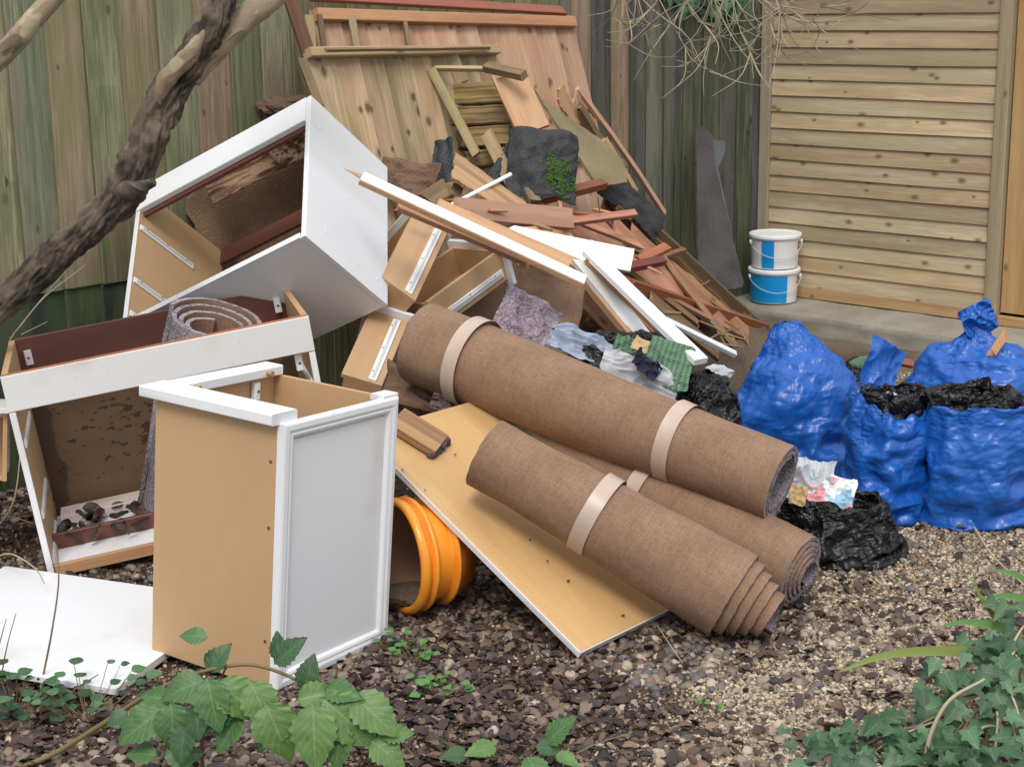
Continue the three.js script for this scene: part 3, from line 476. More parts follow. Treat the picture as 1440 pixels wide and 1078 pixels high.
// ------------------------------------------------------------------ heaped soil and rot under the timber
{
  const nx = 70, nz = 70, g = new THREE.PlaneGeometry(2.6, 2.6, nx, nz); g.rotateX(-Math.PI / 2); const p = g.attributes.position;
  for (let i = 0; i < p.count; i++) {
    const u = p.getX(i), w = p.getZ(i); const q = fence0.clone().addScaledVector(fd, -1.82 + u * 0.82).addScaledVector(fn, 0.62 + w * 0.42);
    const e = clamp(1 - Math.pow(Math.abs(u) / 1.25, 2)) * clamp(1 - Math.pow(Math.abs(w) / 1.25, 2)); const y = 0.42 * Math.pow(e, 0.7) * (0.7 + 0.6 * fbm2(u * 3, w * 3, 0, 0, 101, 4)) + 0.05 * (fbm2(u * 12, w * 12, 0, 0, 103, 3) - 0.5) - 0.05;
    p.setXYZ(i, q.x, y, q.z);
  }
  g.computeVertexNormals(); structure('earth_mound', g, M.sacking);
}
// a flat cut or broken sheet from its outline
function polySheet(name, label, category, pts, th, mat, opt = {}) {
  const P3 = pts.map(V), c = P3.reduce((a, b) => a.clone().add(b)).multiplyScalar(1 / P3.length);
  let n = new THREE.Vector3(); for (let i = 0; i < P3.length; i++) n.add(P3[i].clone().sub(c).cross(P3[(i + 1) % P3.length].clone().sub(c))); n.normalize();
  if (n.dot(new THREE.Vector3(0, 1.6, 0).sub(c)) < 0) n.negate();
  const y = P3[1].clone().sub(P3[0]).normalize(), x = y.clone().cross(n).normalize();
  let q = P3.map((p) => { const d = p.clone().sub(c); return new THREE.Vector2(d.dot(x), d.dot(y)); });
  if (opt.ragged) { const o = []; for (let i = 0; i < q.length; i++) { const a = q[i], b = q[(i + 1) % q.length], L = a.distanceTo(b), k = Math.max(1, Math.round(L / (opt.step || 0.025))); for (let j = 0; j < k; j++) { const t = j / k, m = a.clone().lerp(b, t), e = j ? opt.ragged : 0; m.x += e * (rnd() - 0.5); m.y += e * (rnd() - 0.5); o.push(m); } } q = o; }
  const g = new THREE.ExtrudeGeometry(new THREE.Shape(q), { depth: th, bevelEnabled: true, bevelSize: 0.001, bevelThickness: 0.001, bevelSegments: 1 }); g.translate(0, 0, -th);
  const m = mesh(name, g, mat, opt.parent); basis(m, x, y, n, c); if (!opt.parent) tag(m, label, category, opt.group); return m;
}
// ------------------------------------------------------------------ two fence panels leaning on the fence
function fencePanel(name, label, TL, TR, BL, n, mats, drop, rails) {
  const a = V(TL), x = V(TR).sub(a), W = x.length(); x.normalize(); const y = a.clone().sub(V(BL)); y.addScaledVector(x, -y.dot(x)).normalize(); const z = x.clone().cross(y);
  const foot = a.clone().addScaledVector(y, -drop).addScaledVector(x, W / 2), g = thing(name, label, 'fence panel', foot.toArray()); basis(g, x, y, z);
  for (let i = 0; i < n; i++) { const w = W / n, m = mesh('board', barGeo(drop - rr(0, 0.02), w + 0.006, 0.011, { n: 2, c: 0.0015, seed: plankSeed++, bow: rr(-0.006, 0.006) }), mats[i % mats.length], g); m.rotation.z = Math.PI / 2; m.rotateX(-0.1); m.position.set(-W / 2 + (i + 0.5) * w + rr(-0.004, 0.004), drop / 2, 0.008 + rr(0, 0.004)); }
  for (const [y0, x0, x1, h, th, mat] of rails) { const b = mesh('rail', barGeo((x1 - x0) * W, h, th, { c: 0.003, seed: plankSeed++ }), mat, g); b.position.set((-0.5 + (x0 + x1) / 2) * W, drop - y0, 0.018 + th / 2); }
  return g;
}
{
  const pk = variants(M.panelPink, [[1, 1, 1], [0.92, 0.88, 0.88], [1.06, 1.02, 1], [0.85, 0.82, 0.8], [1, 0.92, 0.9]]), ms = variants(M.panelMoss, [[1, 1, 1], [0.88, 0.86, 0.82], [1.1, 1.05, 1], [0.8, 0.82, 0.75]]);
  const a = fencePanel('fence_section', 'pinkish old fence panel leaning on the fence, behind the mossy panel', [-0.725, 1.581, -5.905], [0.259, 1.525, -6.879], [-0.584, 0.783, -5.636], 12, [pk[0], pk[3], pk[2], pk[1], pk[4], pk[2], pk[0], pk[1], pk[2], pk[4]], 1.35, [[0.035, -0.0, 1.0, 0.045, 0.03, tint(M.rawPine, 0.95, 0.85, 0.8)], [0.62, 0, 1, 0.045, 0.03, M.panelPink]]);
  const b = fencePanel('fence_section', 'mossy tan fence panel leaning in front of the pinkish panel', [-0.725, 1.431, -5.651], [-0.063, 1.41, -6.306], [-0.571, 0.802, -5.509], 8, [ms[0], ms[2], ms[1], ms[3], ms[2], ms[0], ms[3], ms[1]], 0.95, [[0.012, 0.0, 1.0, 0.034, 0.035, tint(M.panelMoss, 1.1, 1.05, 0.95)]]);
}
plank('plank', 'dark red-brown weathered batten at the outer edge of the leaning panels', [-0.779, 1.647, -5.753], [-0.71, 1.402, -5.765], [0.5, 0.2, 0.8], 0.05, 0.02, tint(M.oldWood, 0.9, 0.7, 0.75), { n: 2 });
plank('plank', 'greenish upright slat at the top corner of the pinkish panel', [-0.715, 1.556, -5.817], [-0.702, 1.412, -5.759], [0.5, 0.3, 0.8], 0.035, 0.014, M.battenMoss);
plank('plank', 'brown upright slat beside the greenish slat on the pinkish panel', [-0.68, 1.56, -5.851], [-0.661, 1.414, -5.813], [0.5, 0.3, 0.8], 0.02, 0.014, M.oldWood);
plank('plank', 'dark red board lying along the top of the pinkish panel', [-0.724, 1.626, -5.878], [0.242, 1.552, -6.834], [0.4, 0.8, 0.5], 0.05, 0.016, tint(M.redStain, 0.8, 0.75, 1), { n: 2 });
plank('plank', 'mossy grey end board along the edge of the mossy panel', [-0.719, 1.403, -5.588], [-0.666, 1.246, -5.584], [0.7, 0.2, 0.6], 0.04, 0.02, M.oldWood, { ragged: 0.03, n: 2 });
plank('plank', 'thin brown lath lying along the mossy panel top rail', [-0.635, 1.44, -5.614], [-0.068, 1.424, -6.204], [0.3, 0.9, 0.3], 0.016, 0.012, tint(M.oldWood, 1.3, 1.2, 1.1), { n: 3, wob: 0.004 });
plank('plank', 'yellow-green upright slat behind the lath, short one', [-0.575, 1.547, -5.969], [-0.556, 1.434, -5.945], [0.5, 0.3, 0.8], 0.03, 0.012, M.battenMoss);
plank('plank', 'narrow shadowed slat on the pinkish panel above the lath', [-0.39, 1.527, -6.153], [-0.374, 1.431, -6.125], [0.5, 0.3, 0.8], 0.018, 0.012, M.oldWood);
// rotten sleepers and battens in the middle of the heap
plank('plank', 'mossy green batten slanting across the rotten sleepers', [-0.287, 1.354, -6.02], [-0.119, 1.047, -5.86], [-0.3, 0.4, 0.85], 0.034, 0.03, tint(M.battenMoss, 0.9, 0.95, 0.8), { n: 3, ragged: 0.02, wob: 0.004 });
plank('plank', 'thin flat batten bridging from the mossy batten to the dark block', [-0.271, 1.354, -6.02], [-0.051, 1.349, -6], [0, 0.8, 0.6], 0.018, 0.018, M.battenMoss, { ragged: 0.01 });
plank('plank', 'dark brown block of timber on top of the bare pine board', [-0.078, 1.357, -6], [0.062, 1.33, -5.85], [0, 0.7, 0.7], 0.034, 0.03, M.oldWood, { cat: 'block' });
plank('plank', 'short mossy upright post stub above the thin flat batten', [-0.225, 1.429, -6.12], [-0.173, 1.296, -6.1], [0, 0.2, 0.95], 0.05, 0.03, M.battenMoss);
{
  const rows = [[628, 136, 706, 131, 0.082], [640, 165, 722, 162, 0.072], [656, 194, 722, 190, 0.075], [668, 222, 716, 216, 0.06]];
  const pts = [[[-0.245, 1.243, -6.1], [-0.015, 1.253, -6.1]], [[-0.218, 1.165, -6.05], [0.027, 1.172, -6.05]], [[-0.18, 1.088, -6], [0.02, 1.098, -6]], [[-0.143, 1.012, -5.95], [0.003, 1.028, -5.95]]];
  pts.forEach(([a, b], i) => plank('rotten_sleeper', ['rotten yellow-green mossy timber, top one of four', 'rotten mossy timber, second of four below the thin flat batten', 'rotten mossy timber, third of four', 'rotten mossy timber, lowest of four'][i], a, b, [0, 0.3, 0.95], rows[i][4], 0.07, tint(M.rotten, 1 - i * 0.05, 1 - i * 0.05, 1), { n: 10, wob: 0.003, ragged: 0.05, c: 0.004, cat: 'timber' }, ''));
}
plank('plank', 'bare orange pine board above the black roofing felt', [0.007, 1.325, -5.98], [0.094, 1.127, -5.86], [0.1, 0.35, 0.9], 0.128, 0.016, M.rawPine, { n: 2 });
plank('plank', 'narrow pine lath along the edge of the bare orange pine board', [-0.054, 1.322, -5.96], [0.031, 1.139, -5.85], [0.1, 0.35, 0.9], 0.012, 0.02, tint(M.rawPine, 1.05, 1, 0.95), {});
plank('plank', 'grey splintered stake standing beside the black roofing felt', [-0.076, 1.112, -5.88], [0.017, 0.937, -5.74], [-0.2, 0.4, 0.9], 0.05, 0.02, tint(M.oldWood, 1.4, 1.5, 1.4), { n: 3, ragged: 0.04 });
polySheet('broken_sheet', 'brown broken weatherboard sheet lying below the rotten sleepers', 'board', [[-0.193, 1.066, -5.72], [0.08, 0.893, -5.5], [-0.04, 0.907, -5.45], [-0.2, 0.993, -5.544], [-0.192, 1.029, -5.633]], 0.014, tint(M.oldWood, 1.55, 1.45, 1.35), { ragged: 0.016 });
// roofing felt
function feltGeo(w, h, { fold = 0.03, seed = 1, n = 24, curl = 0 } = {}) {
  const g = new THREE.BoxGeometry(w, h, 0.004, n, n, 1), p = g.attributes.position, uv = g.attributes.uv;
  for (let i = 0; i < p.count; i++) { const x = p.getX(i), y = p.getY(i), z = p.getZ(i); const u = x / w, v = y / h; const f = fold * (fbm2(u * 3 + seed, v * 3 + 7, 0, 0, seed, 4) - 0.5) * 2 + curl * (u * u + v * v * 0.4) + 0.25 * fold * Math.sin(u * 9 + v * 4 + seed); uv.setXY(i, x, y); p.setXYZ(i, x + 0.03 * w * (fbm2(v * 4, seed, 0, 0, 3, 3) - 0.5) * 2, y + 0.03 * h * (fbm2(u * 4, seed + 4, 0, 0, 4, 3) - 0.5) * 2, z + f); }
  return smooth(g);
}
function sheetAt(name, label, category, c, X, Y, geo, mat, group) { const m = mesh(name, geo, mat); const x = V(X).normalize(), y = V(Y); y.addScaledVector(x, -y.dot(x)).normalize(); basis(m, x, y, x.clone().cross(y), V(c)); return tag(m, label, category, group); }
{
  const f = sheetAt('roofing_felt', 'black roofing felt folded over the heap with bright moss growing on it', 'roofing felt', [0.132, 1.033, -5.74], [0.93, -0.12, -0.1], [-0.3, 0.8, -0.5], feltGeo(0.26, 0.28, { fold: 0.034, seed: 3, n: 36, curl: -0.16 }), M.felt);
  const R = mulberry(77), gs = []; for (let i = 0; i < 900; i++) { const a = R() * 6.28, d = Math.pow(R(), 0.7), u = 0.055 + Math.cos(a) * 0.075 * d, v = -0.035 + Math.sin(a) * 0.095 * d - 0.3 * (u - 0.055); if (fbm2(u * 40 + 3, v * 40 + 9, 0, 0, 17, 3) < 0.35 + 0.25 * d) continue; const q = new THREE.IcosahedronGeometry(0.002 + 0.0035 * R(), 0); q.scale(1, 1, 0.8); q.rotateZ(R() * 6); q.translate(u, v, 0.003 + 0.034 * (fbm2(u / 0.27 * 3 + 3, v / 0.27 * 3 + 7, 0, 0, 3, 4) - 0.5) * 2 + 0.0085 * Math.sin(u / 0.26 * 9 + v / 0.28 * 4 + 3) - 0.16 * (Math.pow(u / 0.26, 2) + 0.4 * Math.pow(v / 0.28, 2))); gs.push(q); }
  const ms = mesh('moss', mergeGeometries(gs), plain(0.05, 0.105, 0.02, 1), f); ms.userData.kind = 'stuff';
}
sheetAt('roofing_felt', 'black roofing felt scrap tucked behind the mossy felt', 'roofing felt', [0.018, 1.008, -5.8], [0.8, -0.5, 0.1], [-0.25, 0.8, -0.4], feltGeo(0.13, 0.27, { fold: 0.02, seed: 5 }), M.felt);
sheetAt('roofing_felt', 'small torn black felt scrap beside the brown broken weatherboard', 'roofing felt', [-0.238, 1.036, -5.72], [0.5, 0.15, 0.3], [0.35, 0.9, -0.2], feltGeo(0.085, 0.17, { fold: 0.02, seed: 8, n: 12 }), tint(M.felt, 1.2, 1.4, 1.6));
sheetAt('roofing_felt', 'dark grey felt strip curling beside the long dark beam', 'roofing felt', [0.508, 0.796, -6.3], [0.72, -0.62, -0.3], [0.2, 0.7, -0.6], feltGeo(0.34, 0.14, { fold: 0.02, seed: 9, curl: -0.06 }), tint(M.felt, 1.5, 1.5, 1.5));
// chipboard, splintered panel ends and battens on the right shoulder of the heap
polySheet('chipboard_sheet', 'olive-brown damp chipboard sheet behind the mossy roofing felt', 'board', [[0.097, 1.273, -6.25], [0.347, 0.896, -6.05], [0.468, 0.893, -6.2], [0.458, 0.969, -6.29], [0.373, 1.054, -6.299], [0.241, 1.143, -6.255], [0.14, 1.218, -6.23]], 0.012, M.chip, { ragged: 0.006 });
polySheet('splintered_board', 'pale splintered board end below the pinkish panel, ragged at its tip', 'board', [[0.291, 1.228, -6.616], [0.483, 0.886, -6.805], [0.395, 0.99, -6.718], [0.341, 1.047, -6.664], [0.322, 1.131, -6.646], [0.291, 1.063, -6.615], [0.254, 1.114, -6.578], [0.224, 1.227, -6.549], [0.273, 1.176, -6.597]], 0.012, M.panelPink, { ragged: 0.012, step: 0.015 });
polySheet('splintered_board', 'pale splintered board sliver under the edge of the chipboard sheet', 'board', [[0.228, 1.264, -6.497], [0.294, 1.091, -6.562], [0.276, 1.081, -6.544], [0.24, 1.148, -6.508], [0.216, 1.173, -6.484], [0.21, 1.242, -6.479]], 0.012, M.rawPine, { ragged: 0.012, step: 0.015 });
plank('plank', 'long thin pale pink batten sloping down the right shoulder of the heap', [0.294, 1.236, -6.674], [0.697, 0.657, -7.016], [0.5, 0.5, 0.6], 0.026, 0.018, tint(M.panelPink, 1.15, 1.1, 1.1), { n: 3, bow: 0.01 });
plank('plank', 'short tan batten beside the long pale pink batten', [0.404, 1.026, -6.614], [0.545, 0.79, -6.725], [0.5, 0.5, 0.6], 0.03, 0.02, tint(M.rawPine, 1, 1.05, 1), { ragged: 0.01 });
plank('plank', 'brown old batten under the long pale pink batten', [0.302, 1.164, -6.598], [0.503, 0.832, -6.74], [0.5, 0.5, 0.6], 0.035, 0.018, M.oldWood, { ragged: 0.02, n: 2 });
plank('plank', 'small orange splinter of timber on the chipboard sheet', [0.207, 1.052, -5.95], [0.244, 1.045, -5.93], [0, 0.5, 0.85], 0.03, 0.02, M.rawPine, { cat: 'offcut', ragged: 0.01 });
// the red shed wall lying on the slope
{
  const A = [0.071, 0.912, -5.95], B = [0.405, 0.872, -6.35], C = [1.032, 0.159, -6.75];
  const a = V(A), b = V(B), c = V(C); const y = c.clone().sub(b).normalize(), x = a.clone().sub(b); x.addScaledVector(y, -x.dot(y)); const W = x.length(); x.normalize(); const n = x.clone().cross(y); if (n.y < 0) n.negate();
  const L = 1.32, g = thing('shed_wall_section', 'reddish cedar shed wall section of lapped boards lying on the slope of the heap', 'wall section', b.clone().addScaledVector(y, L / 2).toArray()); basis(g, y, n.clone().cross(y), n);
  const cd = variants(M.cedar, [[1, 1, 1], [0.9, 0.85, 0.85], [1.1, 1.1, 1.05], [0.82, 0.8, 0.85]]); const sx = V([0, 0, 0]).copy(x).dot(n.clone().cross(y)) > 0 ? 1 : -1;
  for (let i = 0; i < 7; i++) { const len = L - (i > 4 ? 0.25 : 0) - 0.05 * hsh(i, 1, 2, 3), m = mesh('board', barGeo(len, 0.092, 0.013, { n: 2, c: 0.002, seed: 500 + i, ragged: 0.02, rag: 'e' }), cd[(i * 3) % 4], g); m.position.set((len - L) / 2 + 0.0, sx * (0.045 + i * 0.086), 0.004 * (i % 2)); m.rotation.x = sx * 0.1; }
  for (const q of [-0.5, 0.05]) { const m = mesh('rail', barGeo(0.6, 0.04, 0.03, { seed: 520 }), cd[3], g); m.rotation.z = Math.PI / 2; m.position.set(q, sx * 0.3, -0.03); }
}
plank('plank', 'dark red batten lying across the top edge of the cedar wall section', [0.094, 0.882, -5.75], [0.361, 0.912, -6], [0, 0.8, 0.6], 0.04, 0.03, tint(M.redStain, 0.75, 0.75, 0.8), { ragged: 0.01 });
plank('plank', 'brown offcut lump at the end of the dark red batten', [0.073, 0.925, -5.7], [0.093, 0.883, -5.66], [0.3, 0.6, 0.7], 0.045, 0.03, M.oldWood, { cat: 'offcut', ragged: 0.02 });
plank('plank', 'thin pink batten with an upright nail crossing the cedar wall section', [-0.065, 0.827, -5.35], [0.461, 0.829, -5.75], [0, 0.6, 0.8], 0.028, 0.022, tint(M.cedar, 1.15, 1.05, 1.1), { n: 2, ragged: 0.02 });
{ const m = bar('nail', [0.325, 0.859, -5.62], [0.32, 0.908, -5.62], [0, 0, 1], 0.004, 0.004, M.nail, null, {}); tag(m, 'bent rusty nail standing up from the thin pink batten', 'nail'); }
plank('plank', 'pinkish brown plank with dark knots lying flat behind the white skirting', [-0.184, 0.918, -5.3], [0.225, 0.846, -5.5], [0, 0.45, 0.9], 0.075, 0.018, tint(M.cedar, 0.95, 1.0, 1.05), { n: 2, ragged: 0.015 });
plank('plank', 'small pink plank end under the thin pink batten', [0.062, 0.815, -5.35], [0.21, 0.801, -5.5], [0, 0.6, 0.8], 0.06, 0.016, tint(M.rawPine, 1.05, 0.95, 0.9), { ragged: 0.015 });
plank('white_skirting', 'white painted skirting board lying behind the two crossed white boards', [-0.041, 0.818, -5.34], [0.418, 0.726, -5.3], [0.05, 0.5, 0.85], 0.085, 0.02, M.white, { cat: 'skirting board', cut0: 0.1 });
plank('plank', 'bare orange plank running under the long white plank', [-0.244, 0.942, -5.16], [0.278, 0.725, -5.02], [0.1, 0.75, 0.65], 0.065, 0.018, M.rawPine, { n: 3, ragged: 0.02 });
{
  const m = plank('white_plank', 'long white painted plank with a snapped tip, propped on the tipped white cabinet', [-0.457, 1.072, -4.86], [0.232, 0.739, -4.84], [0.2, 0.9, 0.4], 0.05, 0.022, M.white, { n: 2, cat: 'plank' });
  const L = V([-0.457, 1.072, -4.86]).distanceTo(V([0.232, 0.739, -4.84])); const r1 = mesh('raw_edge', barGeo(L, 0.018, 0.004, { seed: 812 }), M.rawPine, m); r1.position.set(0, -0.0255, -0.001); r1.rotation.x = Math.PI / 2; r1.userData.label = 'bare orange edge of the plank';
  const tip = mesh('snapped_tip', new THREE.ConeGeometry(0.014, 0.075, 5), M.rawPine, m); tip.rotation.z = Math.PI / 2; tip.position.set(-L / 2 - 0.03, 0.006, 0.001); tip.scale.set(1, 1, 0.5);
}
plank('plank', 'split cedar lath under the long white plank', [-0.352, 0.971, -4.95], [0.056, 0.795, -4.9], [0.2, 0.8, 0.5], 0.03, 0.02, M.cedar, { n: 3, ragged: 0.03, wob: 0.006 });
plank('white_rod', 'thin pale blue-white plastic rod lying on the brown broken weatherboard', [-0.209, 0.911, -5.4], [0.007, 0.994, -5.62], [0, 0.7, 0.7], 0.014, 0.014, tint(M.plasticWhite, 0.85, 0.95, 1.05), { c: 0.004, cat: 'rod' });
plank('white_board', 'lower of two white boards sloping down to the black bag, bare on one edge', [0.23, 0.779, -4.98], [0.423, 0.553, -4.82], [0.35, 0.75, 0.6], 0.062, 0.018, M.whiteOld, { cat: 'board', cut0: 0.03 });
plank('white_board', 'upper of two white boards sloping down to the black bag', [0.254, 0.809, -4.99], [0.559, 0.555, -4.5], [0.35, 0.75, 0.6], 0.05, 0.02, M.white, { cat: 'board' });
plank('plank', 'bare edge strip between the two sloping white boards', [0.245, 0.791, -4.96], [0.508, 0.536, -4.83], [0.35, 0.75, 0.6], 0.016, 0.02, tint(M.rawPine, 0.8, 0.7, 0.65), {});
plank('plank', 'bare pine batten alongside the lower sloping white board', [0.197, 0.767, -5], [0.37, 0.572, -4.82], [0.2, 0.75, 0.6], 0.02, 0.03, M.rawPine, { ragged: 0.01 });
plank('plank', 'thin white trim strip running to the big blue sack', [0.504, 0.579, -5], [0.748, 0.439, -5.1], [0, 0.8, 0.5], 0.022, 0.016, M.whiteOld, { cat: 'trim' });
// beams running down to the ground at the right
{
  const m = plank('beam', 'orange-red stained beam sloping to the ground beside the big blue sack', [0.381, 0.625, -5.5], [1.118, 0.158, -6.9], [0.1, 0.9, 0.35], 0.13, 0.045, M.redStain, { n: 2, cat: 'beam', taper: 0.7 });
}
plank('beam', 'second red-stained batten beside the orange-red beam', [0.783, 0.376, -6.35], [1.115, 0.131, -7], [0.1, 0.9, 0.35], 0.05, 0.035, tint(M.redStain, 1.15, 1.3, 1.3), { cat: 'beam' });
plank('beam', 'long dark weathered beam running down the heap to the concrete ledge', [0.396, 0.849, -6.3], [1.102, 0.158, -7], [-0.2, 0.8, 0.5], 0.085, 0.06, M.oldWood, { n: 4, ragged: 0.03, wob: 0.012, cat: 'beam' });
plank('beam', 'split grey-brown lath lying against the long dark beam', [0.43, 0.796, -6.22], [0.91, 0.314, -6.75], [-0.2, 0.8, 0.5], 0.022, 0.02, tint(M.oldWood, 1.4, 1.3, 1.2), { n: 5, ragged: 0.03, wob: 0.014, cat: 'beam' });
plank('plank', 'rotten brown board beneath the long dark beam', [0.532, 0.661, -6.35], [1.068, 0.156, -6.95], [0, 0.7, 0.7], 0.1, 0.02, M.oldWood, { n: 3, ragged: 0.05, wob: 0.01 });
plank('plank', 'small orange offcut at the foot of the cedar wall section', [0.49, 0.629, -5.9], [0.613, 0.656, -6.05], [0, 0.7, 0.7], 0.04, 0.02, tint(M.redStain, 1.2, 1.4, 1.4), { cat: 'offcut' });
plank('plank', 'maroon painted offcut beside the white skirting board', [0.424, 0.653, -5.6], [0.572, 0.644, -5.8], [0, 0.7, 0.7], 0.035, 0.025, tint(M.redStain, 0.55, 0.5, 0.9), { cat: 'offcut' });
for (const [i, a, b, w, mt] of [[0, [0.237, 0.767, -5.8], [0.486, 0.523, -5.79], 0.1, tint(M.cedar, 1.05, 1, 0.95)], [1, [0.322, 0.763, -5.9], [0.696, 0.351, -5.92], 0.1, tint(M.cedar, 0.92, 0.9, 0.9)], [2, [0.404, 0.736, -6], [0.694, 0.419, -6.06], 0.1, tint(M.cedar, 1.1, 1.08, 1.05)], [3, [0.474, 0.695, -6.12], [0.905, 0.246, -6.26], 0.1, tint(M.cedar, 0.85, 0.8, 0.8)], [4, [0.541, 0.629, -6.25], [0.988, 0.215, -6.46], 0.09, tint(M.oldWood, 1.5, 1.2, 1.05)], [5, [0.432, 0.547, -5.5], [0.622, 0.355, -5.55], 0.09, tint(M.cedar, 0.9, 0.85, 0.8)], [6, [0.517, 0.526, -5.6], [0.768, 0.303, -5.75], 0.07, tint(M.oldWood, 1.1, 0.95, 0.85)]])
  plank('plank', ['broad cedar board on the slope, next to the white skirting board', 'broad dull cedar board, second down the slope', 'broad bright cedar board in the middle of the slope', 'broad dark red cedar board near the long dark beam', 'weathered brown board along the long dark beam', 'cedar board end showing below the orange-red beam', 'dark brown board below the orange-red beam'][i], a, b, [0.1, 0.75, 0.6], w, 0.016, mt, { n: 2, ragged: 0.05, twist: 0.06 * (i % 3 - 1) });
// thin sticks in the gap by the big sack
{
  const st = [[[0.729, 0.388, -5.9], [0.837, 0.341, -5.6]], [[0.796, 0.363, -6.1], [0.825, 0.297, -5.7]], [[0.798, 0.336, -5.9], [0.898, 0.334, -5.8]], [[0.665, 0.381, -5.7], [0.852, 0.351, -5.6]], [[0.866, 0.325, -6.2], [0.925, 0.278, -5.9]], [[0.721, 0.38, -5.6], [0.88, 0.357, -5.9]], [[0.813, 0.399, -6.6], [0.878, 0.413, -6.8]], [[0.635, 0.486, -6.2], [0.768, 0.346, -6.1]]];
  for (const [a, b] of st) tag(mesh('stick', tubeGeo([a, V(a).lerp(V(b), 0.5).add(new THREE.Vector3(rr(-0.02, 0.02), rr(-0.01, 0.02), 0)).toArray(), b], [0.005, 0.004, 0.002], 8, 6), tint(M.oldWood, rr(0.7, 1.3), rr(0.7, 1.2), rr(0.7, 1.2))), 'thin dead stick in the gap between the red beam and the big blue sack', 'stick', 'sticks by the big blue sack');
}
// grey slabs leaning in the fence corner
polySheet('slate_slab', 'tall pointed dark grey slab leaning on the fence in the corner by the paint tubs', 'slab', [[0.884, 0.263, -7.2], [0.9, 0.979, -7.55], [0.934, 0.996, -7.581], [0.984, 0.953, -7.595], [0.995, 0.797, -7.528], [1.041, 0.592, -7.462], [1.113, 0.271, -7.36], [1.105, 0.254, -7.345]], 0.014, M.feltGrey, { ragged: 0.006 });
polySheet('slate_slab', 'bluish grey slab piece showing behind the tall pointed slab', 'slab', [[0.971, 0.929, -7.65], [1.06, 0.916, -7.697], [1.059, 0.87, -7.68], [1.019, 0.792, -7.631], [1.084, 0.475, -7.56], [0.972, 0.485, -7.5]], 0.012, M.slate);
// rubbish in the hollow behind the tipped cabinet
function lump(name, label, category, c, rx, ry, rz, mat, { seed = 1, amp = 0.35, turn = 0, tilt = 0, f = 3, n = 40, group, ridge = 0.4 } = {}) {
  const g = new THREE.SphereGeometry(1, n * 1.4, n), p = g.attributes.position, uv = g.attributes.uv; for (let i = 0; i < p.count; i++) { const x = p.getX(i), y = p.getY(i), z = p.getZ(i); const k = 1 + amp * (fbm3(x * f * 0.5 + seed * 9, y * f * 0.5, z * f * 0.5, seed, 4) - 0.5) * 2 - amp * ridge * Math.pow(1 - Math.abs(2 * vn3(x * f + 3, y * f + seed * 5, z * f, seed + 7) - 1), 3); uv.setXY(i, uv.getX(i) * 3 * rx, uv.getY(i) * 2 * ry); p.setXYZ(i, x * k * rx, y * k * ry, z * k * rz); }
  const m = mesh(name, smooth(g), mat); m.position.set(...c); m.rotation.set(tilt, turn, 0); return tag(m, label, category, group);
}
polySheet('stained_board', 'mud-stained brown board standing behind the open back of the tipped white cabinet', 'board', [[-1.159, 0.874, -5.6], [-1.084, 1.077, -5.648], [-0.717, 1.184, -5.82], [-0.701, 0.762, -5.796], [-0.984, 0.623, -5.66], [-1.101, 0.686, -5.612]], 0.012, tint(M.sacking, 2.1, 1.85, 1.6), { ragged: 0.03, step: 0.05 });
sheetAt('old_underlay', 'brown crumpled underlay hanging over the mud-stained board', 'underlay', [-0.894, 1.058, -5.6], [0.8, 0.38, -0.45], [-0.3, 0.75, -0.3], clothGeo(0.44, 0.13, { fold: 0.035, seed: 61, f: 3, th: 0.006 }), tint(M.sacking, 2.3, 1.9, 1.7));
sheetAt('old_underlay', 'dark wrinkled underlay at the corner behind the tipped white cabinet', 'underlay', [-0.775, 1.107, -5.6], [0.8, 0.3, -0.4], [-0.2, 0.9, -0.2], clothGeo(0.16, 0.12, { fold: 0.04, seed: 63, f: 3.5, th: 0.006 }), tint(M.sacking, 1.3, 1.1, 1.0));
sheetAt('brown_rag', 'brown rag lying on the heap beside the torn black felt scrap', 'rag', [-0.364, 0.989, -5.6], [0.95, -0.1, 0.2], [0.1, 0.75, -0.6], feltGeo(0.22, 0.15, { fold: 0.03, seed: 21, n: 30 }), tint(M.sacking, 1.5, 1.2, 1.1));
plank('plank', 'mossy block of wood below the torn black felt scrap', [-0.29, 0.914, -5.5], [-0.215, 0.961, -5.52], [0.2, 0.5, 0.8], 0.07, 0.05, M.oldWood, { n: 3, ragged: 0.03, cat: 'block', c: 0.006 });
lump('earth_clod', 'brown clod of earth at the top of the tipped cabinet by the fence', 'clod', [-0.828, 1.231, -5.846], 0.1, 0.045, 0.06, tint(M.sacking, 1.1, 0.95, 0.9), { seed: 16, amp: 0.35, f: 3 });
plank('plank', 'dark rotten stake end left of the brown broken weatherboard', [-0.208, 0.895, -5.56], [-0.171, 0.981, -5.6], [0.2, 0.4, 0.85], 0.04, 0.03, tint(M.oldWood, 0.8, 0.7, 0.6), { n: 3, ragged: 0.04 });

